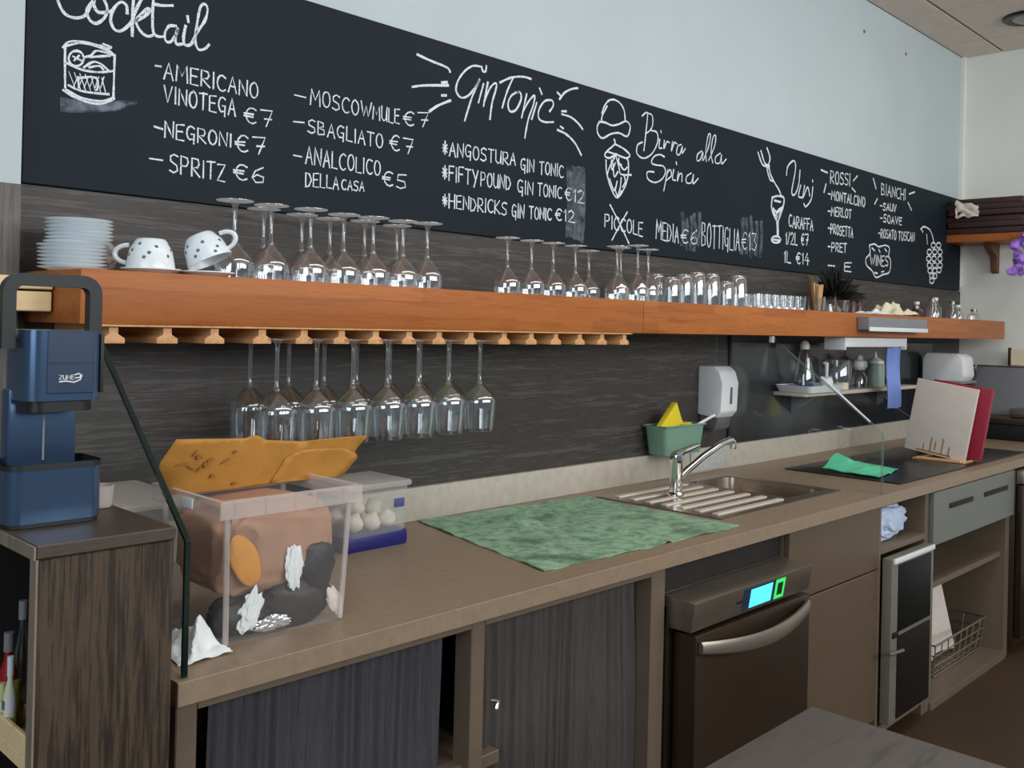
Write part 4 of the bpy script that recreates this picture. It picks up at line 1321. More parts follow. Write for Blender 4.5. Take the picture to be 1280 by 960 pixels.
sd = thing('soap_dispenser', 'white wall soap dispenser with grey window right of the green basket', 'soap dispenser', (3.262, -0.012, 1.06))
MB().prism([(0.0, 0.055), (-0.085, 0.045), (-0.105, 0.07), (-0.110, 0.18), (-0.095, 0.225), (-0.07, 0.245), (0.0, 0.245)], 'x', -0.06, 0.06, 0.007).build('cover', M['white_pl'], sd)
MB().prism([(-0.004, 0.005), (-0.075, 0.0), (-0.088, 0.05), (-0.004, 0.058)], 'x', -0.05, 0.05, 0.005).build('push_lever', M['smoke'], sd)
MB().box(0.0, 0.012, -0.1118, -0.108, 0.10, 0.165, 0.001).build('level_window', M['smoke'], sd)
pl2 = tag(MB().box(3.13, 3.37, -0.036, -0.030, 0.895, 0.972, 0.002).build('tile_patch', plain('speckled_pale_tile', rgb(178, 178, 176), 0.5, var=0.18, scale=120)), 'speckled pale panel on the backsplash behind the tap', 'panel')
sg = tag(MB().box(3.435, 5.58, -0.019, -0.0121, 0.982, 1.398, 0.001, 1).build('splash_glass', M['splash_glass']), 'dark glossy glass panel on the wall right of the soap dispenser', 'glass panel')
ck = tag(MB().box(3.418, 3.433, -0.022, -0.0121, 0.982, 1.428, 0.002).build('cable_duct', M['edge_black']), 'narrow black vertical strip beside the soap dispenser', 'cable duct')

# ------------------------------------------------------------------ small wall shelf with bottles
ws = thing('small_shelf', 'narrow pale wall shelf under the beam holding bottles', 'shelf', (4.40, -0.019, 1.170))
MB().box(-0.62, 0.62, -0.15, 0.0, 0.0, 0.016, 0.002).build('board', plain('pale_shelf_board', rgb(196, 184, 168), 0.5), ws)
for x in (-0.45, 0.45):
    MB().prism([(0, 0), (-0.12, 0), (0, -0.09)], 'x', x - 0.008, x + 0.008, 0.001).build('bracket', M['grey_pl'], ws)
zsh = 1.187
tr2 = thing('plastic_tray', 'shallow white tray at the left end of the small shelf', 'tray', (3.93, -0.115, zsh))
b = MB()
box_shell(b, 0.30, 0.15, 0.34, 0.17, 0.03, 0.003, 0.02)
b.build('tray_body', M['white_pl'], tr2)
gb = thing('glass_bottle', 'clear tapered glass bottle with pale stopper at left on small shelf', 'bottle', (3.90, -0.10, zsh + 0.004))
MB().lathe([(0, 0), (0.045, 0), (0.046, 0.05), (0.038, 0.09), (0.030, 0.13), (0.022, 0.165), (0.018, 0.18)], 22).build('bottle_body', M['glass'], gb, ang=1.2)
MB().lathe([(0, 0.178), (0.02, 0.18), (0.021, 0.20), (0.012, 0.215), (0, 0.22)], 16).build('stopper', M['white_pl'], gb)
MB().lathe([(0, 0.002), (0.0435, 0.002), (0.044, 0.032), (0, 0.033)], 20).build('blue_contents', M['blue'], gb)
pb = thing('pump_bottle', 'small white pump bottle at the front of the white tray', 'bottle', (4.03, -0.14, zsh + 0.004))
MB().lathe([(0, 0), (0.028, 0), (0.03, 0.035), (0.024, 0.055), (0.01, 0.062), (0, 0.062)], 18).build('bottle_body', M['white_pl'], pb)
MB().tube([(0, 0, 0.06), (0, 0, 0.118), (-0.022, 0, 0.12)], [0.007, 0.009, 0.006], 8).build('pump', M['white_pl'], pb)
MB().box(0.02, 0.034, -0.012, 0.012, 0.004, 0.03, 0.003).build('green_tag', plain('green_tag', rgb(70, 120, 70), 0.5), pb)
jg = thing('glass_jug', 'large clear glass jug with lid in the middle of the small shelf', 'jug', (4.22, -0.10, zsh))
MB().lathe([(0.0, 0.0), (0.062, 0.0), (0.066, 0.02), (0.062, 0.13), (0.058, 0.135), (0.060, 0.02), (0.0, 0.006)], 26).build('jug_wall', M['glass'], jg, ang=1.2)
MB().lathe([(0, 0.135), (0.05, 0.135), (0.055, 0.143), (0.02, 0.152), (0.012, 0.17), (0, 0.172)], 20).build('lid', M['glass'], jg, ang=1.2)
MB().tube([(0.06, 0, 0.12), (0.095, 0, 0.115), (0.10, 0, 0.07), (0.062, 0, 0.035)], 0.006, 8).build('handle', M['stem_glass'], jg)
sm = thing('cream_box', 'small square cream box on the shelf edge in front of the jug', 'box', (4.17, -0.145, zsh + 0.001))
MB().box(-0.03, 0.03, -0.02, 0.02, 0, 0.032, 0.003).build('box_body', M['cream'], sm)
tb2 = thing('syrup_bottle', 'little bottle with white round top beside the squeeze bottle', 'bottle', (4.455, -0.10, zsh))
MB().lathe([(0, 0), (0.035, 0), (0.036, 0.05), (0.020, 0.075), (0.016, 0.085), (0, 0.085)], 18).build('bottle_body', M['glass'], tb2, ang=1.2)
MB().lathe([(0, 0.082), (0.025, 0.085), (0.036, 0.10), (0.034, 0.125), (0.015, 0.135), (0.012, 0.155), (0, 0.158)], 18).build('white_top', M['white_pl'], tb2)
sq = thing('squeeze_bottle', 'sage green squeeze bottle with pointed nozzle on the small shelf', 'bottle', (4.63, -0.10, zsh))
MB().lathe([(0, 0), (0.044, 0), (0.045, 0.006), (0.044, 0.105), (0.040, 0.112), (0, 0.112)], 20).build('bottle_body', M['sage_pl'], sq)
MB().lathe([(0, 0.112), (0.042, 0.113), (0.040, 0.125), (0.022, 0.137), (0.009, 0.142), (0.004, 0.170), (0, 0.172)], 18).build('nozzle', M['white_pl'], sq)
rl = thing('roll_holder', 'long white roll holder mounted under the beam above the small shelf', 'roll holder', (4.23, -0.235, 1.385))
MB().box(-0.32, 0.32, -0.045, 0.045, 0.0, 0.044, 0.008).build('holder_body', M['white_pl'], rl)
for x in (-0.32, 0.32):
    MB().box(x - 0.006, x + 0.006, -0.048, 0.048, -0.012, 0.044, 0.004).build('end_cap', M['white_pl'], rl)
tw = MB().grid(lambda u, v: (4.385 + u * 0.16 + 0.006 * math.sin(v * 3), -0.262 + 0.012 * math.sin(u * 9) + 0.006 * math.sin(v * 5), 1.386 - v * 0.285), 20, 24, 0.003).build('hanging_cloth', M['towel'])
tag(tw, 'blue cloth hanging down from the white roll holder', 'cloth')
tag(MB().tube([(4.60, -0.16, 1.135), (4.66, -0.22, 1.07), (4.78, -0.28, 1.00)], 0.006, 6).build('whisk_handle', M['steel_dark']), 'thin metal rod slanting down behind the white chopping board', 'rod')

# ------------------------------------------------------------------ hob area, cloth, chopping boards
hb_ = tag(MB().box(3.565, 5.05, -0.665, -0.195, ZC + 0.0005, ZC + 0.006, 0.002).build('hob', M['hob']), 'flat black hob surface set on the worktop at right', 'hob')


def cl_fn(u, v):
    c4 = [Vector((3.62, -0.33)), Vector((3.60, -0.57)), Vector((3.87, -0.53)), Vector((3.95, -0.31))]
    p = (c4[0] * (1 - u) + c4[3] * u) * (1 - v) + (c4[1] * (1 - u) + c4[2] * u) * v
    z = 0.008 + 0.05 * (1 - v) ** 1.5 * math.exp(-((u - 0.42) / 0.28) ** 2) + 0.006 * noise.noise(Vector((u * 4, v * 4, 7)))
    return (p.x, p.y, ZC + 0.0075 + max(0.001, z))


tag(MB().grid(cl_fn, 26, 20, 0.003).build('cleaning_cloth', M['cloth_green']), 'bright mint cleaning cloth lying on the black hob', 'cloth')

rk = thing('board_rack', 'low wooden rack holding the chopping boards upright', 'rack', (4.41, -0.515, ZC + 0.0065))
MB().box(-0.085, 0.12, -0.115, -0.095, 0.0, 0.006, 0.001, 1).build('rail', M['rack'], rk)
MB().box(-0.085, 0.12, 0.085, 0.105, 0.0, 0.006, 0.001, 1).build('rail', M['rack'], rk)
MB().box(-0.085, -0.065, -0.10, 0.09, 0.0, 0.012, 0.002, 1).build('crossbar', M['rack'], rk)
MB().box(0.10, 0.12, -0.10, 0.09, 0.0, 0.012, 0.002, 1).build('crossbar', M['rack'], rk)


def cut_board(name, label, x, y, mat, w, h, t, roll_, lean):
    r = thing(name, label, 'chopping board', (x, y, ZC + 0.0275))
    r.rotation_euler = (roll_, lean, 0)
    MB().box(-t / 2, t / 2, -w / 2, w / 2, 0, h, 0.004).build('board_slab', mat, r)
    return r


wb = cut_board('chopping_board', 'worn white chopping board standing on edge at the front of the rack', 4.36, -0.492, M['pvc_white'], 0.264, 0.322, 0.022, 0.14, 0.08)
b = MB()
for y, z0, z1 in ((0.02, 0.01, 0.075), (0.0, 0.02, 0.06), (-0.03, 0.012, 0.08), (-0.06, 0.008, 0.05), (0.05, 0.01, 0.04)):
    b.box(-0.0116, -0.0112, y - 0.003, y + 0.003, z0, z1)
b.box(-0.0116, -0.0112, -0.07, 0.08, 0.006, 0.014)
b.build('scorch_marks', M['rust'], wb, smooth=False)
cut_board('chopping_board', 'crimson chopping board standing behind the white one', 4.450, -0.532, M['pvc_red'], 0.255, 0.318, 0.03, 0.13, 0.08)

# ------------------------------------------------------------------ machines at the far end
sl = thing('water_heater', 'white-topped rounded counter machine behind the chopping boards', 'machine', (5.44, -0.17, ZC))
MB().box(-0.11, 0.11, -0.09, 0.11, 0.0, 0.30, 0.02).build('dark_body', M['black'], sl)
MB().prism([(-0.10, 0.34), (-0.09, 0.44), (-0.06, 0.462), (0.10, 0.462), (0.12, 0.43), (0.12, 0.31), (-0.08, 0.31)], 'x', -0.085, 0.085, 0.012).build('white_head', M['white_pl'], sl)
MB().box(-0.12, 0.12, -0.10, 0.10, 0.30, 0.315, 0.004).build('collar', M['grey_pl'], sl)
MB().tube([(0.125, -0.02, 0.39), (0.17, -0.05, 0.39), (0.185, -0.06, 0.33)], 0.016, 10).build('side_lever', M['black'], sl)
MB().lathe([(0, 0), (0.016, 0), (0.014, 0.01), (0, 0.012)], 14, mtx=Matrix.Translation((0.165, -0.068, 0.385)) @ Matrix.Rotation(PI / 2, 4, 'X')).build('chrome_knob', M['chrome'], sl)
gr = thing('contact_grill', 'stainless grill with raised grey back panel in the corner', 'grill', (5.73, -0.38, ZC))
MB().box(-0.17, 0.26, -0.30, 0.22, 0.0, 0.085, 0.008).build('dark_base', M['black'], gr)
MB().box(-0.17, 0.26, -0.30, 0.22, 0.086, 0.115, 0.006).build('steel_plate', M['steel_dark'], gr)
MB().prism([(0.12, 0.115), (0.22, 0.385), (0.235, 0.385), (0.15, 0.115)], 'y', -0.34, 0.24, 0.003).build('back_panel', M['grey_pl'], gr)
MB().box(0.214, 0.238, -0.34, 0.24, 0.384, 0.391, 0.002).build('panel_trim', M['steel'], gr)
MB().box(-0.05, 0.12, -0.24, -0.02, 0.116, 0.165, 0.012).build('burner_block', M['steel'], gr)
MB().tube([(-0.10, -0.26, 0.145), (-0.02, -0.26, 0.165)], 0.022, 12).build('handle', M['steel'], gr)
cd_ = thing('menu_card', 'cream card with dark clip standing at the right above the grill', 'card', (5.95, -0.36, 1.283))
MB().box(-0.004, 0.0, -0.14, 0.04, 0.0, 0.09, 0.001, 1).build('card_sheet', M['cream'], cd_)
MB().box(-0.012, 0.006, 0.035, 0.05, -0.002, 0.10, 0.002).build('clip', M['steel_dark'], cd_)

# ------------------------------------------------------------------ wooden shelf on the end wall
es = thing('corner_shelf', 'short wooden shelf on curved brackets on the end wall', 'shelf', (XR, 0, 1.985))
MB().box(-0.26, 0.0, -0.42, -0.012, 0.0, 0.045, 0.003).build('board', M['beam'], es)
for y in (-0.21,):
    MB().prism([(0, 0), (-0.16, 0), (-0.145, -0.03), (-0.05, -0.07), (-0.03, -0.16), (0, -0.17)], 'y', y - 0.02, y + 0.02, 0.003).build('bracket', M['stick_dark'], es)
for i in range(6):
    w = (0.27, 0.28, 0.26, 0.28, 0.27, 0.25)[i]
    o = MB().box(-w, -0.012, -0.46 + 0.02 * (i % 3), -0.02 - 0.012 * (i % 2), 0, 0.032, 0.006).build('menu_folder', M['dark_stack'], loc=(XR, 0, 2.031 + 0.034 * i))
    tag(o, '%s dark maroon folder from the bottom of the pile on the corner shelf' % ORD[i], 'folder', 'dark folders piled on the corner shelf')
tag(MB().grid(lambda u, v: (5.735 + 0.02 * noise.noise(Vector((u * 3, v * 3, 4))), -0.075 - 0.125 * u - 0.015 * noise.noise(Vector((u * 3, v * 4, 1))), 2.125 + 0.095 * v + 0.012 * noise.noise(Vector((u * 4, v * 3, 9))) - 0.03 * u * v), 14, 12, 0.003).build('paper_napkin', M['paper']),
    'grey-white paper poking out of the dark folder pile in the corner', 'paper')
fl = thing('flower_garland', 'purple flower bunch hanging from the right end of the corner shelf', 'flowers', (5.71, -0.47, 1.88))
b = MB()
rnd = random.Random(5)
for k in range(26):
    p = Vector((rnd.uniform(-0.05, 0.05), rnd.uniform(-0.07, 0.07), rnd.uniform(-0.08, 0.13)))
    b.blob(p, (0.026, 0.026, 0.022), 0.5, 3, k, sub=2)
b.build('blossoms', M['purple'], fl)
MB().tube([(0, 0, 0.10), (0.02, 0.03, 0.17)], 0.004, 6).build('string', M['black'], fl)

for x, lab in ((4.644, 'dark wall plug high on the white wall, left of the pair'), (5.163, 'dark wall plug high on the white wall, nearer the corner')):
    tag(MB().lathe([(0, 0), (0.010, 0.0), (0.008, 0.005), (0.0, 0.006)], 12, mtx=Matrix.Translation((x, -0.0005, 2.959)) @ Matrix.Rotation(PI / 2, 4, 'X')).build('wall_plug', M['grey_pl']), lab, 'wall plug', 'wall plugs on the white wall')

# ceiling downlight
dl = thing('downlight', 'round recessed ceiling downlight with dark ring at top right', 'downlight', (5.44, -0.53, ZT))
MB().lathe([(0.085, 0.004), (0.125, 0.004), (0.128, -0.008), (0.118, -0.014), (0.085, -0.010), (0.085, 0.004)], 36).build('dark_ring', M['black'], dl)
MB().lathe([(0.0, -0.030), (0.05, -0.026), (0.08, -0.012), (0.086, 0.0), (0.0, 0.0)], 32).build('lens', plain('frosted_lens', rgb(170, 160, 150), 0.3), dl)

# ------------------------------------------------------------------ base units under the worktop
ZU = 0.847
bu = thing('curtained_base_unit', 'open taupe base unit with two curtains at the left under the worktop', 'cabinet', (0.714, -0.70, 0))
MB().box(0.0, 0.036, 0.0, 0.66, 0, ZU, 0.002, 1).build('left_panel', M['carcass'], bu)
MB().box(0.632, 0.670, 0.0, 0.05, 0, ZU, 0.002, 1).build('middle_post', M['carcass'], bu)
MB().box(1.247, 1.305, 0.0, 0.66, 0, ZU, 0.002, 1).build('right_panel', M['carcass'], bu)
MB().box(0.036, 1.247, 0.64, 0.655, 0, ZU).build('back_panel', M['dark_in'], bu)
MB().box(0.0365, 1.2465, 0.055, 0.639, 0.52, 0.545, 0.001, 1).build('inner_shelf', M['carcass'], bu)
MB().box(0.0365, 0.6315, 0.0, 0.02, ZU - 0.018, ZU - 0.001, 0.001, 1).build('top_rail', M['carcass'], bu)
MB().box(0.6705, 1.2465, 0.0, 0.02, ZU - 0.018, ZU - 0.001, 0.001, 1).build('top_rail', M['carcass'], bu)
MB().box(0.56, 0.74, 0.02, 0.055, 0.52, 0.548, 0.002, 1).build('cross_rail', M['carcass'], bu)
MB().tube([(0.70, 0.012, 0.665), (0.712, 0.0, 0.662), (0.70, -0.006, 0.65)], 0.006, 8).build('hook', M['chrome'], bu)


def curtain(label, x0, x1, z0, z1, waves, seed, mat='curtain'):
    off = Vector((seed * 3.1, seed * 2, 0))

    def f(u, v):
        x = x0 + u * (x1 - x0) + 0.010 * noise.noise(Vector((u * 6, v * 2, 1)) + off) * v
        a = 0.0075 * (0.5 + 0.5 * v)
        ph = waves * 2 * PI * u + 3.4 * noise.noise(Vector((u * 5, v * 0.9, 0)) + off)
        y = -0.655 + a * math.sin(ph) * (0.6 + 0.6 * noise.noise(Vector((u * 5, 0.3 * v, 4)) + off)) + 0.004 * math.sin(ph * 2.3)
        return (x, y, z1 + (z0 - z1) * v)
    return tag(MB().grid(f, 220, 24, 0.0015).build('cupboard_curtain', M[mat], ang=3), label, 'curtain', 'curtains below the worktop')


curtain('slate blue gathered curtain at the left, under the storage box', 0.795, 1.303, 0.06, 0.815, 9, 1)
curtain('grey gathered curtain between middle post and dishwasher', 1.41, 1.955, 0.06, 0.815, 8, 7, 'curtain_warm')

# dishwasher --------------------------------------------------------
dw = thing('dishwasher', 'stainless undercounter glasswasher with lit cyan display and bow handle', 'dishwasher', (2.032, -0.70, 0))
WD = 0.615
MB().box(0.0, WD, 0.0, 0.55, 0.04, 0.745, 0.004).build('body', M['steel_dark'], dw)
MB().prism([(0.02, 0.690), (-0.070, 0.690), (-0.082, 0.765), (0.02, 0.770)], 'x', 0.0, WD + 0.002, 0.003).build('control_panel', M['steel'], dw)
MB().box(0.0, WD, 0.02, 0.55, 0.746, 0.770, 0.003).build('top_cover', M['steel'], dw)
MB().box(0.0, WD + 0.012, 0.030, 0.036, 0.7705, 0.8455).build('recess_shade_panel', M['dark_in'], dw, smooth=False)  # dark sheet added to stand for the shade inside the recess
MB().box(0.014, WD - 0.003, -0.078, -0.012, 0.10, 0.680, 0.005).build('door', M['steel_dark'], dw)
hp = []
for k in range(15):
    t = k / 14
    hp.append((0.022 + t * (WD - 0.05), -0.084 - 0.036 * math.sin(PI * t) ** 0.8, 0.652 - 0.022 * math.sin(PI * t)))
b = MB()
ring_prev = None
for k, p in enumerate(hp):
    w = 0.016 + 0.006 * math.sin(PI * k / 14)
    rg = [b.b.verts.new((p[0], p[1] + dy, p[2] + dz)) for dy, dz in ((0.004, w * 0.9), (-0.004, w), (-0.009, w * 0.5), (-0.009, -w * 0.7), (-0.003, -w), (0.005, -w * 0.8))]
    if ring_prev:
        for j in range(6):
            b._face([ring_prev[j], ring_prev[(j + 1) % 6], rg[(j + 1) % 6], rg[j]])
    else:
        b._face(rg[::-1])
    ring_prev = rg
b._face(ring_prev)
b.build('door_handle', M['steel'], dw)
MB().box(0.0, 0.06, 0.02, 0.5, 0.0, 0.04).build('foot', M['black'], dw)
MB().box(WD - 0.06, WD, 0.02, 0.5, 0.0, 0.04).build('foot', M['black'], dw)
# display follows the slightly tilted panel face
def on_panel(x0, x1, z0, z1, pad=0.0012):
    yf = lambda z: -0.070 - (z - 0.690) / 0.075 * 0.012
    return MB().prism([(yf(z0) - pad, z0), (yf(z1) - pad, z1), (yf(z1) + 0.001, z1), (yf(z0) + 0.001, z0)], 'x', x0, x1)


on_panel(0.235, 0.405, 0.697, 0.757, 0.0008).build('display_surround', plain('blue_black_window', rgb(40, 52, 78), 0.2), dw)
on_panel(0.272, 0.387, 0.701, 0.752, 0.0016).build('display', M['screen'], dw)
on_panel(0.405, 0.458, 0.699, 0.754, 0.0014).build('button_light', M['led'], dw)
on_panel(0.417, 0.446, 0.709, 0.744, 0.0020).build('start_button', plain('dark_green_key', rgb(20, 60, 34), 0.3), dw)
on_panel(0.205, 0.232, 0.724, 0.730, 0.0014).build('printed_mark', M['black'], dw)

# recess above it: its shade is a dark sheet added to the dishwasher
su = thing('sink_cabinet', 'plain taupe sink cabinet to the right of the dishwasher', 'cabinet', (2.662, -0.70, 0))
WS = 3.300 - 2.662
MB().box(0.0, 0.018, 0.02, 0.66, 0.08, ZU, 0.001, 1).build('left_side', M['carcass'], su)
MB().box(WS - 0.018, WS, 0.02, 0.66, 0.08, ZU, 0.001, 1).build('right_side', M['carcass'], su)
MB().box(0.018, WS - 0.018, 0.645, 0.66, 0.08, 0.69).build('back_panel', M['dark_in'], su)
MB().box(0.0, WS, 0.0, 0.019, 0.628, ZU - 0.002, 0.002, 1).build('top_front', M['front'], su)
MB().box(0.0, WS, 0.0, 0.019, 0.10, 0.622, 0.002, 1).build('door', M['front'], su)
MB().box(0.0, WS, 0.06, 0.08, 0.0, 0.08).build('plinth', M['carcass'], su)

# narrow niche unit with black-fronted box ---------------------------
nu = thing('niche_cabinet', 'narrow taupe cabinet with open niche above a black-fronted door', 'cabinet', (3.302, -0.70, 0))
WN = 3.748 - 3.302
MB().box(0.0, 0.018, 0.0, 0.66, 0.06, ZU, 0.001, 1).build('left_side', M['carcass'], nu)
MB().box(WN - 0.03, WN, 0.0, 0.66, 0.0, ZU, 0.001, 1).build('right_side', M['carcass'], nu)
MB().box(0.018, WN - 0.03, 0.0, 0.64, 0.672, 0.692, 0.001, 1).build('niche_shelf', M['carcass'], nu)
MB().box(0.018, WN - 0.03, 0.64, 0.655, 0.06, ZU).build('back_panel', M['dark_in'], nu)
MB().box(0.0, WN - 0.03, 0.01, 0.64, 0.03, 0.06, 0.001, 1).build('bottom', M['carcass'], nu)
dr = MB().box(0.02, WN - 0.045, -0.040, -0.006, 0.085, 0.662, 0.003).build('door', plain('grey_green_frame', rgb(112, 110, 98), 0.4), nu)
MB().box(0.075, WN - 0.075, -0.043, -0.0395, 0.400, 0.635, 0.003).build('black_panel', plain('matt_black_panel', rgb(12, 14, 15), 0.45, Specular_IOR_Level=0.25), dr)
MB().box(0.075, WN - 0.075, -0.043, -0.0395, 0.095, 0.385, 0.003).build('brown_panel', plain('dark_brown_panel', rgb(24, 18, 14), 0.45, Specular_IOR_Level=0.25), dr)
MB().box(0.03, WN - 0.05, -0.048, -0.039, 0.644, 0.662, 0.003).build('top_bar', M['white_pl'], dr)
MB().tube([(-0.02, -0.052, 0.345), (0.10, -0.052, 0.333)], 0.007, 8).build('handle', M['steel'], dr)
MB().box(0.03, 0.075, -0.046, -0.038, 0.385, 0.405, 0.003).build('hinge', M['black'], dr)
wbg = tag(MB().blob((0, 0, 0), (0.15, 0.045, 0.062), 0.25, 2.4, 4, fold=0.2, sq=0.8).build('plastic_bag', plain('blue_white_plastic_bag', rgb(196, 212, 238), 0.35, var=0.1, scale=25), loc=(3.50, -0.635, 0.757)), 'blue-white plastic bag stuffed in the niche below the hob', 'bag')

# drawer unit ---------------------------------------------------------
du = thing('drawer_cabinet', 'grey-green drawer cabinet with open shelf compartment on the right', 'cabinet', (3.752, -0.70, 0))
WU = 4.715 - 3.752
MB().box(0.0, 0.035, 0.0, 0.66, 0.0, ZU, 0.001, 1).build('left_side', M['carcass'], du)
MB().box(WU - 0.05, WU, 0.0, 0.66, 0.0, ZU, 0.001, 1).build('right_side', M['carcass'], du)
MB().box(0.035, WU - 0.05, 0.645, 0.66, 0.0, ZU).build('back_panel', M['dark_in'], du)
MB().box(0.036, WU - 0.051, 0.02, 0.644, 0.452, 0.475, 0.001, 1).build('shelf_board', M['carcass'], du)
MB().box(0.036, WU - 0.051, -0.01, 0.644, 0.0, 0.03, 0.001, 1).build('bottom', M['carcass'], du)
dwr = MB().box(0.002, WU - 0.002, -0.019, -0.001, 0.640, ZU - 0.003, 0.002, 1).build('drawer', plain('grey_green_lacquer', rgb(108, 110, 104), 0.4, var=0.03), du)
for xa, xb in ((0.16, 0.42), (0.56, 0.86)):
    MB().box(xa, xb, -0.0235, -0.0185, 0.766, 0.786, 0.002).build('drawer_handle', M['dark_in'], dwr)
bo = thing('rolled_cloth', 'bundle of dark brown sticks lying on the open shelf', 'bundle', (4.20, -0.45, 0.478))
MB().tube([(-0.32, 0, 0.03), (0.05, 0.02, 0.032), (0.35, 0.0, 0.035)], [0.026, 0.03, 0.024], 10).build('wrap', M['stick_dark'], bo)
wbk = thing('wire_basket', 'rectangular wire basket at the bottom of the open cabinet', 'basket', (4.34, -0.46, 0.034))
b = MB()
for z, k in ((0.0, 0.92), (0.045, 0.95), (0.09, 0.975), (0.135, 1.0)):
    w, d = 0.30 * k, 0.17 * k
    b.tube([(-w, -d, z + 0.004), (w, -d, z + 0.004), (w, d, z + 0.004), (-w, d, z + 0.004)], 0.0045 if z == 0.135 else 0.0028, 6, closed=True)
for k in range(9):
    x = -0.276 + 0.069 * k
    b.tube([(x * 1.08, -0.17, 0.137), (x, -0.157, 0.003), (x, 0.157, 0.003), (x * 1.08, 0.17, 0.137)], 0.0026, 5)
for k in range(5):
    y = -0.14 + 0.07 * k
    b.tube([(-0.30, y * 1.08, 0.137), (-0.276, y, 0.003), (0.276, y, 0.003), (0.30, y * 1.08, 0.137)], 0.0026, 5)
b.build('wire_frame', M['wire'], wbk, smooth=True)
ps = thing('paper_roll', 'pale paper sheet roll leaning out of the wire basket', 'paper', (4.24, -0.47, 0.044))
MB().grid(lambda u, v: ((u - 0.5) * 0.26 + 0.10 * (1 - v), -0.05 + 0.04 * math.cos((u - .5) * 2.6) - 0.05 * (1 - v), 0.01 + 0.385 * v), 16, 12, 0.004).build('paper_sheet', M['paper'], ps)

# undercounter fridge -------------------------------------------------
fg = thing('undercounter_fridge', 'dark steel undercounter fridge at the right edge', 'fridge', (4.722, -0.72, 0))
MB().box(0.0, 0.62, 0.0, 0.66, 0.04, 0.840, 0.004).build('body', M['steel_dark'], fg)
MB().box(0.005, 0.615, -0.030, -0.002, 0.08, 0.775, 0.006).build('door', plain('dark_bronze_steel', rgb(58, 48, 40), 0.35, 0.7), fg)
MB().box(0.0, 0.62, -0.034, -0.002, 0.782, 0.838, 0.004).build('control_strip', M['steel'], fg)
MB().box(0.03, 0.59, 0.05, 0.60, 0.0, 0.04).build('plinth', M['black'], fg)

# ------------------------------------------------------------------ bottle cabinet at the left and the machine on it
HC = 1.132
bc = thing('bottle_cabinet', 'narrow dark oak bottle cabinet open on its left side', 'cabinet', (0.487, -0.74, 0))
WC, DC = 0.2, 0.25
MB().box(0.003, WC - 0.001, 0.003, 0.02, 0.0, HC - 0.020, 0.0015, 1).build('front_panel', M['cab_wood'], bc)
MB().box(WC - 0.018, WC, 0.0205, DC, 0.0, HC - 0.020, 0.001, 1).build('right_panel', M['cab_wood'], bc)
MB().box(0.003, WC - 0.0185, DC - 0.015, DC, 0.0, HC - 0.020, 0.001, 1).build('back_panel', M['dark_in'], bc)
MB().box(0.0, WC, 0.0, DC, HC - 0.019, HC, 0.002, 1).build('top_board', M['cab_top'], bc)
MB().box(0.0, 0.003, 0.0, 0.022, 0.0, HC - 0.019).build('edge_strip', M['cab_edge'], bc, smooth=False)
MB().box(-0.003, -0.0005, 0.0, DC, HC - 0.019, HC - 0.001).build('top_edge_strip', M['cab_edge'], bc, smooth=False)
for z in (0.40, 0.832):
    MB().box(0.004, WC - 0.0185, 0.0205, DC - 0.0155, z - 0.02, z, 0.001, 1).build('shelf_board', M['pine'] if z > 0.5 else M['cab_top'], bc)
MB().box(0.004, 0.012, 0.0205, DC - 0.0155, 0.832, 0.862, 0.002, 1).build('pine_lip', M['pine'], bc)

zb = 0.833
for i, (x, y, h, r, mt, cap, nm) in enumerate([(0.5155, -0.560, 0.118, 0.0130, 'red_pl', 'grey_pl', 'red bottle in the middle of the oak bottle cabinet'),
                                               (0.502, -0.610, 0.098, 0.0085, 'cream_pl', 'white_pl', 'slim cream bottle with white label nearest the cabinet front'),
                                               (0.5005, -0.5825, 0.052, 0.010, 'lime_pl', 'lime_pl', 'short pale lime bottle low in the oak bottle cabinet'),
                                               (0.520, -0.585, 0.052, 0.010, 'oil', 'oil', 'olive coloured bottle behind the slim cream bottle'),
                                               (0.540, -0.545, 0.158, 0.012, 'glass', 'grey_pl', 'clear bottle with grey cap at the back of oak bottle cabinet')]):
    o = thing('bottle', nm, 'bottle', (x, y, zb), group='bottles in the oak cabinet')
    MB().lathe([(0, 0), (r, 0), (r * 1.02, 0.004), (r, h * 0.62), (r * 0.45, h * 0.82), (r * 0.4, h)], 18).build('bottle_body', M[mt], o, ang=1.0)
    MB().lathe([(0, h - 0.012), (r * 0.55, h - 0.012), (r * 0.55, h + 0.016), (0, h + 0.017)], 14).build('cap', M[cap], o)
    if i == 1:
        MB().lathe([(r * 1.03, h * 0.35), (r * 1.06, h * 0.35), (r * 1.06, h * 0.58), (r * 1.03, h * 0.58)], 18).build('label_band', M['white_pl'], o)
        MB().box(-r * 1.2, -r * 1.03, -0.004, 0.004, h * 0.40, h * 0.53).build('label_print', M['grey_pl'], o)

# juice machine
jm = thing('drinks_machine', 'midnight blue metal drinks machine with black carry handle on oak cabinet', 'machine', (0.557, -0.572, HC + 0.001))


def rbox(mb, w, d, z0, z1, r, top=True, bottom=True, cx_=0, cy_=0):
    rings = []
    for z in (z0, z1):
        pts = []
        for ax, ay, a0 in ((w / 2 - r, d / 2 - r, 0), (-w / 2 + r, d / 2 - r, 90), (-w / 2 + r, -d / 2 + r, 180), (w / 2 - r, -d / 2 + r, 270)):
            for k in range(9):
                a = math.radians(a0 + 11.25 * k)
                pts.append((cx_ + ax + r * math.cos(a), cy_ + ay + r * math.sin(a), z))
        rings.append([mb.b.verts.new(p) for p in pts])
    A, B = rings
    n = len(A)
    for k in range(n):
        mb._face([A[k], A[(k + 1) % n], B[(k + 1) % n], B[k]])
    if bottom:
        mb._face(A[::-1])
    if top:
        mb._face(B)


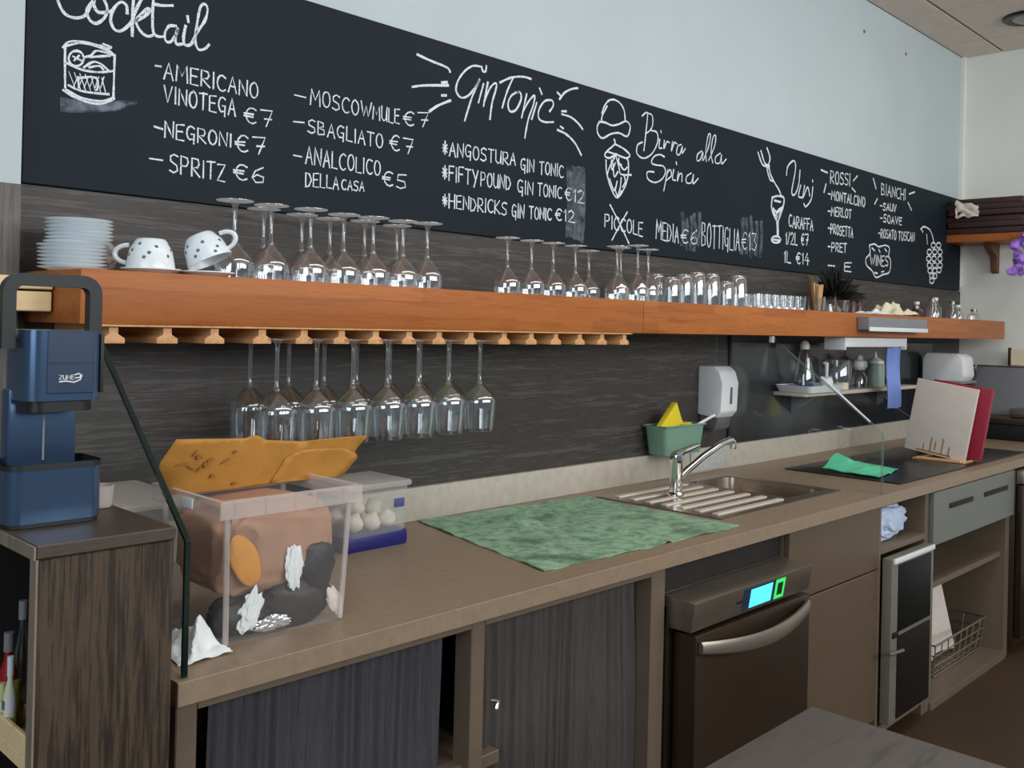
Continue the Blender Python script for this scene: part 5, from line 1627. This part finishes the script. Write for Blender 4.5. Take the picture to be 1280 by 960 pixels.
JW, JD = 0.138, 0.105
b = MB()
rbox(b, JW, JD, 0.006, 0.088, 0.022, top=False)
rbox(b, JW - 0.008, JD - 0.008, 0.060, 0.0875, 0.019, bottom=True, top=False)
b.build('base_bin', M['blue_metal'], jm)
b = MB()
A_, B_ = [], []
rr = MB()
rbox(rr, JW + 0.002, JD + 0.002, 0.084, 0.092, 0.023, top=False, bottom=False)
rbox(rr, JW - 0.010, JD - 0.010, 0.084, 0.092, 0.018, top=False, bottom=False)
rr.build('bin_rim', M['soft_black'], jm)
b = MB()
rbox(b, JW - 0.004, JD - 0.004, 0.0, 0.006, 0.021)
b.build('foot_ring', M['soft_black'], jm)
b = MB()
b.box(-0.052, 0.050, 0.012, 0.044, 0.062, 0.20, 0.006)
b.build('column', M['blue_metal'], jm)
MB().box(-0.0015, 0.0015, 0.0105, 0.0125, 0.09, 0.18).build('column_seam', M['grey_pl'], jm)
b = MB()
rbox(b, 0.112, JD, 0.185, 0.290, 0.024, cx_=0.008)
b.build('head', M['blue_metal'], jm)
b = MB()
rbox(b, 0.112, 0.004, 0.19, 0.291, 0.0018, cx_=0.03, cy_=-JD / 2 - 0.0005) if False else None
MB().box(-0.020, 0.048, -JD / 2 - 0.002, -JD / 2 + 0.004, 0.196, 0.289, 0.001, 1).build('front_panel', M['blue_panel'], jm)
MB().box(-0.020, 0.048, -JD / 2 - 0.0028, -JD / 2 - 0.0005, 0.2405, 0.2425).build('panel_groove', M['black'], jm)
b = MB()
rbox(b, 0.096, JD - 0.016, 0.168, 0.1845, 0.022, cx_=0.008)
b.build('nozzle_block', M['black'], jm)
MB().box(0.062, 0.068, -JD / 2 + 0.01, JD / 2 - 0.03, 0.195, 0.285, 0.002).build('side_rail', M['soft_black'], jm)
# emblem: white lettering with a double swoosh
lg = MB()
yl = -JD / 2 - 0.0031
for k, (x, pts) in enumerate([(0.0, 'Z'), (0.0058, 'U'), (0.0116, 'M'), (0.0178, 'E')]):
    for stq in GLYPH[pts]:
        P = [(-0.004 + x + px_ * 0.0045, yl, 0.2170 + pz * 0.0065) for px_, pz in stq]
        lg.tube(P, 0.00075, 5)
lg.tube([(-0.004, yl, 0.2135), (0.006, yl, 0.2145), (0.018, yl, 0.2125), (0.027, yl, 0.2165), (0.029, yl, 0.2225), (0.024, yl, 0.2255), (0.019, yl, 0.2235)], 0.0012, 5)
lg.tube([(0.019, yl, 0.2190), (0.026, yl, 0.2195), (0.028, yl, 0.2245)], 0.0011, 5)
lg.build('white_emblem', M['white_pl'], jm)
# carry handle: a flat bow hinged at both sides of the head
hw0, hw1, hz = -0.064, 0.062, 0.365
path = [(hw0, 0.262), (hw0, 0.300)] + [(hw0 + 0.020 - 0.020 * math.cos(math.radians(a)), hz - 0.020 + 0.020 * math.sin(math.radians(a))) for a in range(0, 91, 15)] + \
       [(hw1 - 0.020 + 0.020 * math.sin(math.radians(a)), hz - 0.020 + 0.020 * math.cos(math.radians(a))) for a in range(0, 91, 15)] + [(hw1, 0.300), (hw1, 0.280)]
b = MB()
prev = None
for k, (x, z) in enumerate(path):
    x2, z2 = path[min(k + 1, len(path) - 1)]
    x1, z1 = path[max(k - 1, 0)]
    d = Vector((x2 - x1, 0, z2 - z1)).normalized()
    nn = Vector((-d.z, 0, d.x)) * 0.0095
    c0 = Vector((x, -0.012, z))
    q_ = [b.b.verts.new(c0 + nn + Vector((0, -0.010, 0))), b.b.verts.new(c0 + nn + Vector((0, 0.010, 0))), b.b.verts.new(c0 - nn + Vector((0, 0.010, 0))), b.b.verts.new(c0 - nn + Vector((0, -0.010, 0)))]
    if prev:
        for j in range(4):
            b._face([prev[j], prev[(j + 1) % 4], q_[(j + 1) % 4], q_[j]])
    else:
        b._face(q_[::-1])
    prev = q_
b._face(prev)
b.build('carry_handle', M['soft_black'], jm)
MB().box(-0.070, -0.030, -0.020, -0.004, 0.272, 0.290, 0.003).build('handle_hinge', M['black'], jm)
# clear cups behind the machine
tag(MB().lathe([(0, 0), (0.020, 0), (0.024, 0.035), (0.0225, 0.035), (0.019, 0.003), (0, 0.003)], 18).build('clear_cup', M['bin_rim'], loc=(0.661, -0.520, HC + 0.001)), 'small clear plastic cup behind the blue drinks machine', 'cup')

# ------------------------------------------------------------------ table in the foreground
tbn = thing('bar_table', 'grey oak table top in the lower right foreground', 'table', (1.23, -1.73, 0))
MB().box(-0.43, 0.431, -0.45, 0.452, 0.728, 0.760, 0.004).build('table_top', M['table'], tbn)
MB().tube([(0, 0, 0.025), (0, 0, 0.727)], 0.035, 16).build('pedestal', M['black'], tbn)
MB().box(-0.25, 0.25, -0.25, 0.25, 0, 0.024, 0.004).build('base_plate', M['black'], tbn)
